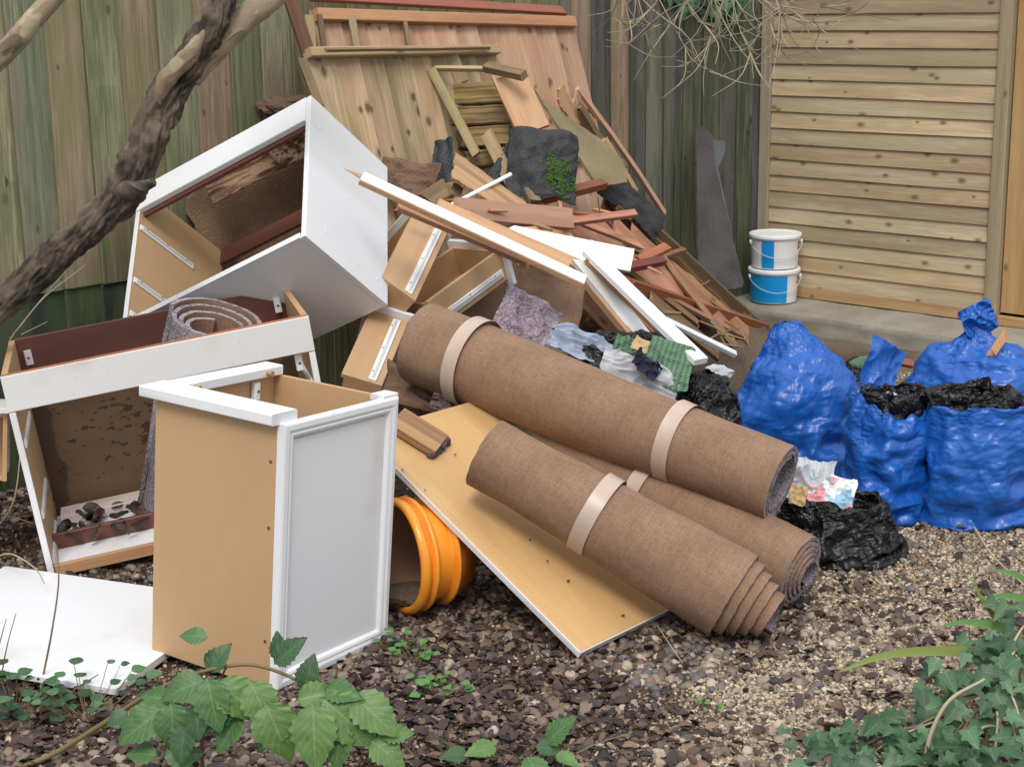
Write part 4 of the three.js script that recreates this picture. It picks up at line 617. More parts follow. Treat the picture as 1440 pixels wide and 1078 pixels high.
// splinters strewn over the heap
{
  const R = mulberry(61), at = [[-0.136, 0.898, -5.3], [-0.039, 0.9, -5.35], [0.107, 0.837, -5.4], [0.272, 0.832, -5.75], [0.387, 0.81, -5.9], [0.491, 0.646, -5.7], [0.577, 0.503, -5.5], [-0.165, 0.917, -5.5], [-0.299, 0.914, -5.2], [-0.063, 0.806, -5.1], [0.006, 0.785, -5.05], [0.099, 0.76, -5.05], [0.31, 0.751, -5.5], [0.188, 0.853, -5.6], [0.047, 0.869, -5.5], [0.379, 0.602, -5.4]];
  const mt = [M.rawPine, M.cedar, tint(M.oldWood, 1.3, 1.2, 1.1), tint(M.redStain, 1.1, 1.1, 1.1)];
  at.forEach((p, i) => { const L = 0.05 + 0.1 * R(), a = (R() - 0.3) * 2.2, d = [Math.cos(a) * L / 2, -Math.abs(Math.sin(a)) * L * 0.25, Math.sin(a) * L / 2]; tag(bar('splinter', [p[0] - d[0], p[1] - d[1], p[2] - d[2]], [p[0] + d[0], p[1] + d[1], p[2] + d[2]], [0, 0.9, 0.4], 0.008 + 0.014 * R(), 0.005 + 0.006 * R(), mt[i % 4], null, { n: 2, ragged: 0.03, taper: 0.5 }), 'small broken wood splinter lying among the planks of the heap', 'splinter', 'wood splinters on the heap'); });
}

// more split laths and battens thrown across the right slope
for (const [i, a, b, w, th, mt] of [[0, [0.321, 0.717, -5.6], [0.703, 0.398, -5.85], 0.03, 0.02, tint(M.oldWood, 1.2, 1.0, 0.85)], [1, [0.441, 0.69, -5.9], [0.938, 0.281, -6.5], 0.022, 0.018, M.oldWood], [2, [0.492, 0.572, -5.7], [0.94, 0.259, -6.2], 0.028, 0.016, tint(M.cedar, 0.8, 0.75, 0.75)], [3, [0.596, 0.612, -6.1], [0.811, 0.338, -6], 0.026, 0.016, tint(M.oldWood, 1.5, 1.3, 1.15)], [4, [0.73, 0.57, -6.5], [0.513, 0.604, -5.95], 0.024, 0.02, tint(M.cedar, 0.65, 0.6, 0.6)], [5, [0.658, 0.509, -6.1], [0.872, 0.279, -5.95], 0.03, 0.014, M.oldWood], [6, [0.114, 0.867, -5.7], [0.492, 0.699, -5.8], 0.026, 0.016, tint(M.cedar, 1.1, 1.05, 1.0)]])
  plank('plank', ['thin brown lath lying down the cedar boards beside the maroon offcut', 'thin brown-grey lath lying along the cedar slope under the long dark beam', 'narrow dull red lath beside the orange-red beam', 'pale split lath crossing the broad cedar boards', 'short dark red lath crossing above the small orange offcut', 'split brown board among the dead sticks', 'pinkish lath lying across the top of the cedar wall section'][i], a, b, [0.1, 0.75, 0.6], w, th, mt, { n: 4, ragged: 0.05, wob: 0.006, cat: 'lath' });

// ------------------------------------------------------------------ plastic sacks: a stack of oval sections skinned with film that tents into sharp folds
// fine crinkles of thin film: straight sharp folds that repeat over the sheet
const crinkle = (() => { const D = []; const R = mulberry(515); for (let m = 0; m < 18; m++) { const a = R() * 6.28, f = 3 + 11 * R(); D.push([Math.round(f * Math.cos(a)), Math.round(f * Math.sin(a)), R(), Math.floor(R() * 90)]); } return dataTex(640, 640, (u, v) => { let h = 0.4; const w = 0.35 * (vn2(u * 6, v * 6, 6, 6, 3) - 0.5); for (const [kx, ky, p, s] of D) { const mk = sstep(0.48, 0.62, vn2(u * 7, v * 7, 7, 7, s)); if (mk <= 0) continue; const q = kx * u + ky * v + p + w, t = Math.abs(q - Math.floor(q) - 0.5) * 2; h += mk * (0.5 - Math.pow(t, 0.6)) * 1.6 / (3 + Math.hypot(kx, ky)); } return h; }, false); })();
const crinkle2 = crinkle.clone(); crinkle.repeat.set(1.6, 1.6); crinkle2.repeat.set(3, 3);
M.blueFilm = new THREE.MeshPhysicalMaterial({ roughness: 0.33, bumpMap: crinkle, bumpScale: 0.011 }); M.blueFilm.color.setRGB(0.01, 0.1, 0.43);
M.blackFilm = new THREE.MeshPhysicalMaterial({ roughness: 0.38, bumpMap: crinkle2, bumpScale: 0.013 }); M.blackFilm.color.setRGB(0.009, 0.009, 0.011);
function sackGeo(sec, { seed = 1, nu = 280, nv = 210, sq = 2.6, amp = 0.016, fine = 0.006, dir = [0.5, 0.3], rim = 0, gather = 0, lobes = 0.06 } = {}) {
  const C = [0, 1, 2, 3, 4].map((k) => sec.map((s) => s[k])); const cat = (a, t) => { const f = t * (a.length - 1), i = Math.min(a.length - 2, Math.floor(f)), u = f - i, p0 = a[Math.max(0, i - 1)], p1 = a[i], p2 = a[i + 1], p3 = a[Math.min(a.length - 1, i + 2)]; return 0.5 * (2 * p1 + (p2 - p0) * u + (2 * p0 - 5 * p1 + 4 * p2 - p3) * u * u + (3 * p1 - p0 - 3 * p2 + p3) * u * u * u); };
  const pos = [], uv = [], idx = [];
  for (let j = 0; j <= nv; j++) for (let i = 0; i <= nu; i++) {
    const t = j / nv, th = (i % nu) / nu * 2 * Math.PI, c = Math.cos(th), s = Math.sin(th), e = 2 / sq;
    const y0 = cat(C[0], t), cx = cat(C[1], t), cz = cat(C[2], t), rx = Math.max(0.001, cat(C[3], t)), rz = Math.max(0.001, cat(C[4], t));
    let x = Math.sign(c) * Math.pow(Math.abs(c), e), z = Math.sign(s) * Math.pow(Math.abs(s), e);
    const big = 1 + lobes * (fbm3(c * 1.2 + seed * 3, y0 * 5, s * 1.2, seed, 3) - 0.5) * 2;
    const px = x * rx * big, pz = z * rz * big, k = Math.min(1, Math.min(rx, rz) / 0.08);
    const wx = 0.1 * (fbm3(px * 4 + seed, y0 * 4, pz * 4, seed + 11, 2) - 0.5), ca = dir[0], cb = dir[1];
    const s1 = (px + wx) * ca + y0 * cb + pz * 0.4, a1 = y0 * ca - (px + wx) * cb + pz * 0.3, s2 = px * cb - y0 * ca + pz * 0.7, a2 = y0 * cb + px * ca - pz * 0.5 + wx;
    const mk1 = sstep(0.35, 0.65, vn3(px * 5 + 4, y0 * 5 + seed, pz * 5, seed + 21)), mk2 = sstep(0.4, 0.65, vn3(px * 6 + 9, y0 * 6 + seed, pz * 6, seed + 22));
    const q1 = vn3(a1 * 9, s1 * 2.6 + seed, pz * 3, seed + 3), q2 = vn3(a2 * 14, s2 * 3 + seed, px * 3, seed + 5), q3 = vn3(a1 * 38, s1 * 9 + seed, pz * 10, seed + 8), q5 = vn3(a2 * 60 + wx * 80, s2 * 22, pz * 22, seed + 9), q4 = vn3(px * 4 + seed, y0 * 4, pz * 4, seed + 13);
    const d = k * (amp * (0.9 * mk1 * (ridge(q1, 1.6) - 0.5) + 1.0 * (q4 - 0.5)) + fine * (ridge(q3, 1.4) - 0.4)) + gather * k * Math.sin(th * 23 + 4 * q1) * sstep(0.55, 1, t);
    const n = Math.hypot(x / rx, z / rz) || 1; const yy = y0 + rim * sstep(0.45, 0.8, t) * (fbm2(th * 1.6 + seed * 5, 3, 0, 0, seed, 3) - 0.5) * (1 - 0);
    pos.push(cx + px + d * (x / rx) / n, Math.max(0.003, yy + d * 0.5), cz + pz + d * (z / rz) / n); uv.push(i / nu * 1.2, t * 1.1);
  }
  for (let j = 0; j < nv; j++) for (let i = 0; i < nu; i++) { const a = j * (nu + 1) + i, b = a + nu + 1; idx.push(a, b, a + 1, a + 1, b, b + 1); }
  const g = new THREE.BufferGeometry(); g.setAttribute('position', new THREE.Float32BufferAttribute(pos, 3)); g.setAttribute('uv', new THREE.Float32BufferAttribute(uv, 2)); g.setIndex(idx); g.computeVertexNormals();
  const nn = g.attributes.normal; for (let j = 0; j <= nv; j++) { const a = j * (nu + 1), b = a + nu, v = new THREE.Vector3(nn.getX(a) + nn.getX(b), nn.getY(a) + nn.getY(b), nn.getZ(a) + nn.getZ(b)).normalize(); nn.setXYZ(a, v.x, v.y, v.z); nn.setXYZ(b, v.x, v.y, v.z); }
  return g;
}
// let the film of a sack buckle: it is a little too large for its contents, so it relaxes into folds between the contents and gravity
function slacken(g, nu, nv, { ex = 1.04, ey = 1.1, iters = 140, inward = 0.004, outward = 0.03, seed = 1, bend = 0.05, grav = 0.00006, along = [1, 0.3] } = {}) {
  const P = g.attributes.position, W = nu + 1, n = (nv + 1) * nu, x = new Float64Array(n * 3), b = new Float64Array(n * 3), N = new Float64Array(n * 3), nm = g.attributes.normal;
  for (let j = 0; j <= nv; j++) for (let i = 0; i < nu; i++) { const s = j * W + i, d = (j * nu + i) * 3; for (let c = 0; c < 3; c++) { b[d + c] = P.array[s * 3 + c]; N[d + c] = nm.array[s * 3 + c]; } const k = 0.012 * (fbm3(b[d] * 12 * along[0] + b[d + 1] * 12 * along[1], b[d + 1] * 26, b[d + 2] * 12, seed, 3) - 0.5); for (let c = 0; c < 3; c++) x[d + c] = b[d + c] + N[d + c] * k; }
  const A = [], B = [], L = [], K = []; const dist = (p, q) => Math.hypot(b[p] - b[q], b[p + 1] - b[q + 1], b[p + 2] - b[q + 2]);
  for (let j = 0; j <= nv; j++) for (let i = 0; i < nu; i++) { const p = (j * nu + i) * 3, r = (j * nu + (i + 1) % nu) * 3; A.push(p); B.push(r); L.push(dist(p, r) * ex); K.push(0.5); if (j < nv) { const u = p + nu * 3, v = r + nu * 3; A.push(p); B.push(u); L.push(dist(p, u) * ey); K.push(0.5); const s = Math.sqrt(ex * ey); A.push(p); B.push(v); L.push(dist(p, v) * s); K.push(0.25); A.push(r); B.push(u); L.push(dist(r, u) * s); K.push(0.25); } }
  const m = A.length, aA = Int32Array.from(A), aB = Int32Array.from(B), aL = Float64Array.from(L), aK = Float64Array.from(K), y = new Float64Array(n * 3);
  for (let it = 0; it < iters; it++) {
    for (let c = 0; c < m; c++) { const p = aA[c], q = aB[c], dx = x[q] - x[p], dy = x[q + 1] - x[p + 1], dz = x[q + 2] - x[p + 2], d = Math.sqrt(dx * dx + dy * dy + dz * dz) + 1e-9, k = aK[c] * (d - aL[c]) / d * 0.9; x[p] += dx * k; x[p + 1] += dy * k; x[p + 2] += dz * k; x[q] -= dx * k; x[q + 1] -= dy * k; x[q + 2] -= dz * k; }
    y.set(x);
    for (let j = 0; j <= nv; j++) for (let i = 0; i < nu; i++) {
      const p = (j * nu + i) * 3, l = (j * nu + (i + nu - 1) % nu) * 3, r = (j * nu + (i + 1) % nu) * 3, u = j < nv ? p + nu * 3 : p, w = j > 0 ? p - nu * 3 : p;
      let ox = 0, oy = 0, oz = 0; for (let c = 0; c < 3; c++) x[p + c] += bend * ((y[l + c] + y[r + c] + y[u + c] + y[w + c]) / 4 - y[p + c]);
      x[p + 1] -= grav; ox = x[p] - b[p]; oy = x[p + 1] - b[p + 1]; oz = x[p + 2] - b[p + 2]; const dn = ox * N[p] + oy * N[p + 1] + oz * N[p + 2]; let e = 0; if (dn < -inward) e = -inward - dn; else if (dn > outward) e = (outward - dn) * 0.5;
      x[p] += N[p] * e; x[p + 1] += N[p + 1] * e; x[p + 2] += N[p + 2] * e; if (x[p + 1] < 0.003) x[p + 1] = 0.003;
    }
  }
  for (let j = 0; j <= nv; j++) for (let i = 0; i <= nu; i++) { const s = j * W + i, d = (j * nu + i % nu) * 3; P.setXYZ(s, x[d], x[d + 1], x[d + 2]); }
  g.computeVertexNormals(); for (let j = 0; j <= nv; j++) { const p = j * W, q = p + nu, v = new THREE.Vector3(nm.getX(p) + nm.getX(q), nm.getY(p) + nm.getY(q), nm.getZ(p) + nm.getZ(q)).normalize(); nm.setXYZ(p, v.x, v.y, v.z); nm.setXYZ(q, v.x, v.y, v.z); }
  return g;
}
// a finer skin through the points of a coarse one
function refine(g, nu, nv, f) {
  const P = g.attributes.position, W = nu + 1, NU = nu * f, NV = nv * f, pos = [], uv = [], idx = []; const at = (i, j, c) => P.array[(Math.max(0, Math.min(nv, j)) * W + ((i % nu) + nu) % nu) * 3 + c], cr = (a, b, c, d, t) => 0.5 * (2 * b + (c - a) * t + (2 * a - 5 * b + 4 * c - d) * t * t + (3 * b - a - 3 * c + d) * t * t * t);
  for (let J = 0; J <= NV; J++) for (let I = 0; I <= NU; I++) { const j = Math.min(nv - 1, Math.floor(J / f)), v = J / f - j, i = Math.floor((I % NU) / f), u = (I % NU) / f - i; for (let c = 0; c < 3; c++) { const q = [-1, 0, 1, 2].map((dj) => cr(at(i - 1, j + dj, c), at(i, j + dj, c), at(i + 1, j + dj, c), at(i + 2, j + dj, c), u)); pos.push(cr(...q, v)); } uv.push(I / NU * 1.2, J / NV * 1.1); }
  for (let j = 0; j < NV; j++) for (let i = 0; i < NU; i++) { const a = j * (NU + 1) + i, b = a + NU + 1; idx.push(a, b, a + 1, a + 1, b, b + 1); }
  const o = new THREE.BufferGeometry(); o.setAttribute('position', new THREE.Float32BufferAttribute(pos, 3)); o.setAttribute('uv', new THREE.Float32BufferAttribute(uv, 2)); o.setIndex(idx); o.computeVertexNormals(); return o;
}
// sharp straight creases in many directions, each fading in and out over the film
function crease(g, { seed = 1, n = 14, freq = 9, amp = 0.004, out = false } = {}) {
  const P = g.attributes.position, N = g.attributes.normal, dir = []; for (let m = 0; m < n; m++) { const A = 6.28 * hsh(m, 1, seed, 31), B = 1.6 * hsh(m, 2, seed, 32) - 0.8, s = Math.sqrt(1 - B * B), f = freq * (0.5 + 1.8 * Math.pow(hsh(m, 3, seed, 33), 1.5)); dir.push([s * Math.cos(A) * f, B * f, s * Math.sin(A) * f, freq / f, hsh(m, 4, seed, 34)]); }
  for (let i = 0; i < P.count; i++) {
    const x = P.getX(i), y = P.getY(i), z = P.getZ(i); let d = 0; const wx = 0.5 * (vn3(x * 6, y * 7, z * 7, seed) - 0.5);
    for (let m = 0; m < n; m++) { const mk = sstep(0.5, 0.64, vn3(x * 5 + m * 3.7, y * 5, z * 5 + seed, seed + 40 + m)); if (mk <= 0) continue; const q = dir[m], w = x * q[0] + y * q[1] + z * q[2] + wx + q[4]; const tr = Math.abs(w - Math.floor(w) - 0.5) * 2; d += mk * (0.5 - Math.pow(tr, 0.7)) * q[3] * (out || m % 3 ? 1 : -1); }
    P.setXYZ(i, x + N.getX(i) * d * amp, Math.max(0.003, y + N.getY(i) * d * amp), z + N.getZ(i) * d * amp);
  }
  const U = g.parameters2, W = U[0] + 1; g.computeVertexNormals(); for (let j = 0; j <= U[1]; j++) { const p = j * W, q = p + U[0], v = new THREE.Vector3(N.getX(p) + N.getX(q), N.getY(p) + N.getY(q), N.getZ(p) + N.getZ(q)).normalize(); N.setXYZ(p, v.x, v.y, v.z); N.setXYZ(q, v.x, v.y, v.z); }
  return g;
}
function filmSack(sec, { seed = 1, sq = 1.9, amp = 0.014, lobes = 0.07, rim = 0, nu = 27, nv = 21, ex = 1.05, ey = 1.1, outward = 0.055, inward = 0.03, grav = 0.0003, f = 8, creases = {}, fineCreases = {} } = {}) {
  let g = slacken(sackGeo(sec, { seed, sq, amp, fine: 0, lobes, rim, nu, nv }), nu, nv, { ex, ey, bend: 0, iters: 280, inward, outward, grav, seed }); g = refine(g, nu, nv, f);
  g = slacken(g, nu * f, nv * f, { ex: 1.02, ey: 1.03, bend: 0.01, iters: 36, inward: 0.005, outward: 0.01, grav: 0, seed: seed + 6 }); g.parameters2 = [nu * f, nv * f]; crease(g, { seed, ...creases }); return crease(g, { seed: seed + 50, n: 14, freq: 14, amp: 0.002, out: true, ...fineCreases });
}
function clothGeo(w, h, { fold = 0.03, seed = 1, n = 40, f = 3, th = 0.002, dirx = 1 } = {}) {
  const g = new THREE.BoxGeometry(w, h, th, n, n, 1), p = g.attributes.position, uv = g.attributes.uv;
  for (let i = 0; i < p.count; i++) { const x = p.getX(i), y = p.getY(i), z = p.getZ(i), u = x / w, v = y / h; const a = vn2((u * dirx + v * 0.6) * f + seed * 3, (v * 0.5 - u * 0.3) * f, 0, 0, seed), b = vn2(u * f * 2.2 + 9, v * f * 2.2 + seed, 0, 0, seed + 3), c = fbm2(u * 1.5 + seed, v * 1.5, 0, 0, seed + 5, 2); uv.setXY(i, x, y); const e = 0.18 * (fbm2(u * 3 + 2, v * 3 + seed * 2, 0, 0, seed + 9, 3) - 0.5) * 2; p.setXYZ(i, x * (1 + e * Math.abs(v) * 2), y * (1 + e * Math.abs(u) * 2), z + fold * (ridge(a, 2) + 0.45 * ridge(b, 2) - 0.6 + 1.2 * (c - 0.5))); }
  return smooth(g);
}
const fabric = (r, g, b, seed = 1) => { const t = dataTex(256, 256, (u, v) => { const k = 0.8 + 0.2 * vn2(u * 128, v * 128, 128, 128, seed) - 0.25 * sstep(0.55, 0.75, fbm2(u * 4, v * 4, 4, 4, seed + 3, 4)) * 0.5; return [r * k, g * k, b * k]; }, true); t.repeat.set(5, 5); return new THREE.MeshStandardMaterial({ map: t, roughness: 0.95, side: THREE.DoubleSide }); };
M.clothWhite = fabric(0.52, 0.54, 0.58, 3); M.clothBlue = fabric(0.34, 0.41, 0.52, 5); M.clothNavy = fabric(0.02, 0.024, 0.05, 7); M.clothMauve = M.pile.clone(); M.clothMauve.color.setRGB(1.15, 1.05, 1.1); M.clothPink = fabric(0.62, 0.33, 0.3, 9); M.clothTan = fabric(0.55, 0.38, 0.2, 11);
{ const t = dataTex(256, 256, (u, v) => { const a = Math.sin(u * 2 * Math.PI * 16), b = Math.sin(v * 2 * Math.PI * 24); return mix3([0.04, 0.11, 0.06], [0.15, 0.25, 0.16], clamp(0.5 + 0.3 * a + 0.3 * b * (a > 0 ? 1 : -1))); }, true); t.repeat.set(4, 4); M.clothGreen = new THREE.MeshStandardMaterial({ map: t, roughness: 0.95 }); }
{ const t = dataTex(256, 256, (u, v) => { const f = fbm2(u * 5, v * 5, 5, 5, 33, 3), g = fbm2(u * 6, v * 6, 6, 6, 37, 3); let c = [0.72, 0.72, 0.72]; if (f > 0.58) c = [0.3, 0.5, 0.66]; if (g > 0.6) c = [0.72, 0.33, 0.36]; return c; }, true); t.repeat.set(5, 5); M.clothPrint = new THREE.MeshStandardMaterial({ map: t, roughness: 0.9 }); }
// closed sack bulging on the heap's edge
{
  const g = thing('blue_sack', 'big bulging blue plastic sack closed at the top, the largest, beside the carpet rolls', 'sack', [0.966, 0.028, -5.22]); g.position.y = 0;
  const b = filmSack([[0.003, 0.03, 0, 0.005, 0.005], [0.004, 0.03, 0, 0.13, 0.12], [0.05, 0.01, 0, 0.2, 0.17], [0.15, -0.012, 0, 0.23, 0.19], [0.27, 0.0, 0, 0.22, 0.185], [0.38, 0.022, 0, 0.185, 0.145], [0.46, 0.004, -0.01, 0.13, 0.085], [0.51, -0.012, -0.02, 0.085, 0.045], [0.545, -0.03, -0.03, 0.04, 0.014], [0.55, -0.03, -0.03, 0.004, 0.002]], { seed: 3, sq: 1.8, creases: { amp: 0.0075 } });
  mesh('film', b, M.blueFilm, g); g.rotation.y = -0.15;
}
// open sack leaning on the big one, black liner and rubbish in its mouth
{
  const g = thing('blue_sack', 'open blue sack with black liner and a red lath, wedged beside the big sack', 'sack', [1.178, 0.013, -4.72]); g.position.y = 0;
  mesh('film', filmSack([[0.003, 0.02, 0, 0.004, 0.004], [0.004, 0.02, 0, 0.08, 0.09], [0.06, 0.0, 0, 0.118, 0.13], [0.17, -0.01, 0, 0.125, 0.13], [0.28, -0.01, 0, 0.13, 0.125], [0.36, 0.0, 0, 0.128, 0.115], [0.4, 0.0, 0, 0.12, 0.105], [0.34, 0, 0, 0.105, 0.09], [0.28, 0, 0, 0.09, 0.08]], { seed: 7, sq: 1.9, rim: 0.12, nu: 25, nv: 24, outward: 0.04, creases: { amp: 0.0075 } }), M.blueFilm, g);
  const fl = mesh('raised_flap', clothGeo(0.14, 0.2, { fold: 0.02, seed: 5, f: 2, th: 0.001 }), M.blueFilm, g); fl.position.set(0.02, 0.43, -0.12); fl.rotation.set(-0.25, 0.35, -0.5);
  mesh('liner', filmSack([[0.22, 0.01, 0, 0.09, 0.085], [0.36, 0.01, 0, 0.1, 0.09], [0.42, 0.02, 0, 0.112, 0.1], [0.44, 0.02, -0.01, 0.1, 0.09], [0.4, 0.02, 0, 0.08, 0.07], [0.33, 0.02, 0, 0.05, 0.05], [0.3, 0.02, 0, 0.003, 0.003]], { seed: 9, creases: { amp: 0.009, n: 18, freq: 12, out: true }, fineCreases: { amp: 0.005, freq: 22 }, nu: 30, nv: 22, outward: 0.035, ex: 1.06, ey: 1.08, rim: 0.1 }), M.blackFilm, g); g.rotation.y = 0.2;
}
lump('crumpled_paper', 'white crumpled paper in the mouth of the sack with the red lath', 'paper', [1.174, 0.363, -4.72], 0.04, 0.03, 0.04, M.clothWhite, { seed: 31, amp: 0.4, f: 6, n: 20 });
plank('plank', 'short red lath sticking out of the black liner in the wedged blue sack', [1.148, 0.339, -4.64], [1.244, 0.376, -4.7], [0, 0.6, 0.8], 0.018, 0.012, M.redStain, { cat: 'lath' });
tag(mesh('green_bobble_cloth', (() => { const gs = []; for (let i = 0; i < 60; i++) { const a = i * 2.4, r = 0.048 * Math.sqrt(i / 60), s = new THREE.SphereGeometry(0.0075, 7, 6); s.translate(r * Math.cos(a), 0.02 * (1 - r * r / 0.0025), r * Math.sin(a) * 0.8); gs.push(s); } const k = new THREE.SphereGeometry(0.052, 16, 10); k.scale(1, 0.4, 0.8); k.translate(0, 0, 0); gs.push(k); return mergeGeometries(gs); })(), M.clothGreen), 'green bobbly cloth showing behind the big bulging blue sack', 'cloth').position.set(...[1.152, 0.433, -4.95]);
// full open sack with a black liner lapping over its lip
{
  const g = thing('blue_sack', 'full blue sack standing open on the gravel, black liner lapping over its straight lip', 'sack', [1.438, 0.001, -4.66]); g.position.y = 0;
  mesh('film', filmSack([[0.003, 0.01, 0, 0.004, 0.004], [0.004, 0.01, 0, 0.12, 0.11], [0.035, 0.0, 0, 0.15, 0.135], [0.12, -0.005, 0, 0.172, 0.15], [0.24, 0.0, 0, 0.178, 0.15], [0.34, 0.005, 0, 0.176, 0.135], [0.395, 0.008, 0, 0.172, 0.115], [0.41, 0.008, 0, 0.165, 0.105], [0.36, 0.008, 0, 0.15, 0.09], [0.28, 0, 0, 0.13, 0.08]], { seed: 12, sq: 2.1, rim: 0.03, lobes: 0.05, nu: 26, nv: 24, outward: 0.04, creases: { amp: 0.0075 } }), M.blueFilm, g);
  mesh('liner', filmSack([[0.25, 0, 0, 0.12, 0.08], [0.38, 0, -0.005, 0.15, 0.095], [0.425, -0.02, -0.005, 0.155, 0.1], [0.45, -0.04, -0.01, 0.13, 0.085], [0.445, -0.03, -0.01, 0.1, 0.06], [0.41, -0.02, 0, 0.05, 0.03], [0.4, -0.02, 0, 0.003, 0.003]], { seed: 14, creases: { amp: 0.009, n: 18, freq: 12, out: true }, fineCreases: { amp: 0.005, freq: 22 }, nu: 30, nv: 22, outward: 0.035, ex: 1.06, ey: 1.08, rim: 0.06 }), M.blackFilm, g); g.rotation.y = 0.1;
}
// sack at the back by the shed
{
  const g = thing('blue_sack', 'blue sack with a pointed twisted top near the shed ledge, wood splinters poking out', 'sack', [1.689, 0.062, -5.5]); g.position.y = 0;
  mesh('film', filmSack([[0.003, 0, 0, 0.005, 0.005], [0.004, 0, 0, 0.17, 0.14], [0.08, 0, 0, 0.225, 0.18], [0.2, 0.0, 0, 0.24, 0.19], [0.3, 0.0, 0, 0.225, 0.17], [0.37, 0.0, 0, 0.17, 0.12], [0.41, -0.01, 0, 0.1, 0.07], [0.45, -0.015, 0, 0.055, 0.03], [0.49, -0.03, 0, 0.02, 0.012], [0.5, -0.03, 0, 0.003, 0.003]], { seed: 17, sq: 1.9, creases: { amp: 0.0075 } }), M.blueFilm, g);
  const fl = mesh('raised_flap', clothGeo(0.12, 0.12, { fold: 0.03, seed: 35, f: 2.5, th: 0.001 }), M.blueFilm, g); fl.position.set(-0.01, 0.46, 0.0); fl.rotation.set(-0.2, 0.2, 0.5); g.rotation.y = -0.3;
}
plank('plank', 'pale orange splintered wood poking out of the sack near the shed ledge', [1.704, 0.361, -5.4], [1.752, 0.423, -5.42], [0, 0.4, 0.9], 0.03, 0.012, M.rawPine, { n: 2, ragged: 0.05, cat: 'splinter' });
plank('plank', 'red lath lying on the gravel between the wedged sack and the sack near the ledge', [1.485, 0.204, -6], [1.581, 0.182, -6], [0, 0.7, 0.7], 0.03, 0.02, M.redStain, { cat: 'lath' });
{ const g = thing('black_bag', 'black bag lying behind the big blue sack near the concrete ledge', 'bin bag', [1.345, 0.221, -6]); g.position.y = 0; mesh('film', filmSack([[0.003, 0, 0, 0.005, 0.005], [0.004, 0, 0, 0.1, 0.1], [0.08, 0, 0, 0.14, 0.13], [0.17, 0, 0, 0.12, 0.11], [0.23, 0.02, 0, 0.07, 0.06], [0.25, 0.02, 0, 0.004, 0.004]], { seed: 21, creases: { amp: 0.009, n: 18, freq: 12, out: true }, fineCreases: { amp: 0.005, freq: 22 }, nu: 30, nv: 22, outward: 0.035, ex: 1.06, ey: 1.08 }), M.blackFilm, g); }
// black bags
{
  const g = thing('black_bag', 'open black bin bag full of white and printed clothes beside the carpet roll ends', 'bin bag', [0.952, 0.018, -4.36]); g.position.y = 0;
  mesh('film', filmSack([[0.003, 0.02, 0, 0.005, 0.005], [0.004, 0.02, 0, 0.12, 0.1], [0.04, 0.01, 0, 0.165, 0.135], [0.1, 0, 0, 0.17, 0.14], [0.16, -0.005, 0, 0.155, 0.13], [0.205, -0.01, -0.01, 0.14, 0.115], [0.2, -0.02, 0, 0.115, 0.095], [0.15, -0.02, 0, 0.1, 0.08], [0.12, -0.02, 0, 0.004, 0.004]], { seed: 23, creases: { amp: 0.009, n: 18, freq: 12, out: true }, fineCreases: { amp: 0.005, freq: 22 }, nu: 30, nv: 22, outward: 0.035, ex: 1.06, ey: 1.08, rim: 0.07, dir: [0.4, 0.6], sq: 2.2 }), M.blackFilm, g); g.rotation.y = 0.2;
}
sheetAt('clothing', 'white crumpled cloth on top of the clothes in the open black bag', 'clothing', [0.862, 0.236, -4.34], [0.9, -0.1, 0.2], [0, 0.8, -0.6], clothGeo(0.13, 0.13, { fold: 0.028, seed: 41, f: 3 }), M.clothWhite);
sheetAt('clothing', 'pink and blue printed cloth among the clothes in the open black bag', 'clothing', [0.919, 0.21, -4.31], [0.9, -0.2, 0.2], [0.1, 0.7, -0.7], clothGeo(0.13, 0.1, { fold: 0.024, seed: 43, f: 3 }), M.clothPrint);
sheetAt('clothing', 'tan rag at the edge of the clothes in the open black bag', 'clothing', [0.815, 0.208, -4.28], [0.9, -0.1, 0.2], [0.1, 0.8, -0.6], clothGeo(0.05, 0.06, { fold: 0.014, seed: 45, f: 3, n: 20 }), M.clothTan);
{
  const g = thing('black_bag', 'black bin bag lying open behind the highest carpet roll, green checked cloth inside', 'bin bag', [0.358, 0.529, -4.66]);
  mesh('film', filmSack([[-0.3, 0.0, 0, 0.005, 0.005], [-0.28, 0, 0, 0.15, 0.13], [-0.15, 0, 0, 0.2, 0.16], [-0.02, 0, 0, 0.2, 0.15], [0.06, 0, 0, 0.185, 0.14], [0.105, 0, -0.02, 0.165, 0.12], [0.09, 0, 0, 0.13, 0.1], [0.04, 0, 0, 0.1, 0.08], [0.0, 0, 0, 0.004, 0.004]].map((s) => [s[0] + 0.32, ...s.slice(1)]), { seed: 27, creases: { amp: 0.009, n: 18, freq: 12, out: true }, fineCreases: { amp: 0.005, freq: 22 }, nu: 30, nv: 22, outward: 0.035, ex: 1.06, ey: 1.08, rim: 0.06 }), M.blackFilm, g).position.y = -0.335;
}
sheetAt('checked_cloth', 'green checked knitted cloth hanging from the black bag behind the carpet roll', 'cloth', [0.463, 0.548, -4.5], [0.9, -0.25, 0.2], [0.15, 0.75, -0.6], clothGeo(0.14, 0.15, { fold: 0.018, seed: 9, f: 2.4 }), M.clothGreen);
sheetAt('checked_cloth', 'small green checked rag inside the black bag mouth', 'cloth', [0.356, 0.584, -4.58], [0.9, -0.2, 0.2], [0.1, 0.6, -0.8], clothGeo(0.1, 0.08, { fold: 0.02, seed: 11, f: 3 }), M.clothGreen);
sheetAt('cardboard_scrap', 'tan cardboard scrap inside the black bag beside the green checked rag', 'cardboard', [0.409, 0.583, -4.56], [0.8, -0.4, 0.2], [0.3, 0.6, -0.6], clothGeo(0.1, 0.05, { fold: 0.008, seed: 13, f: 2 }), M.clothTan);
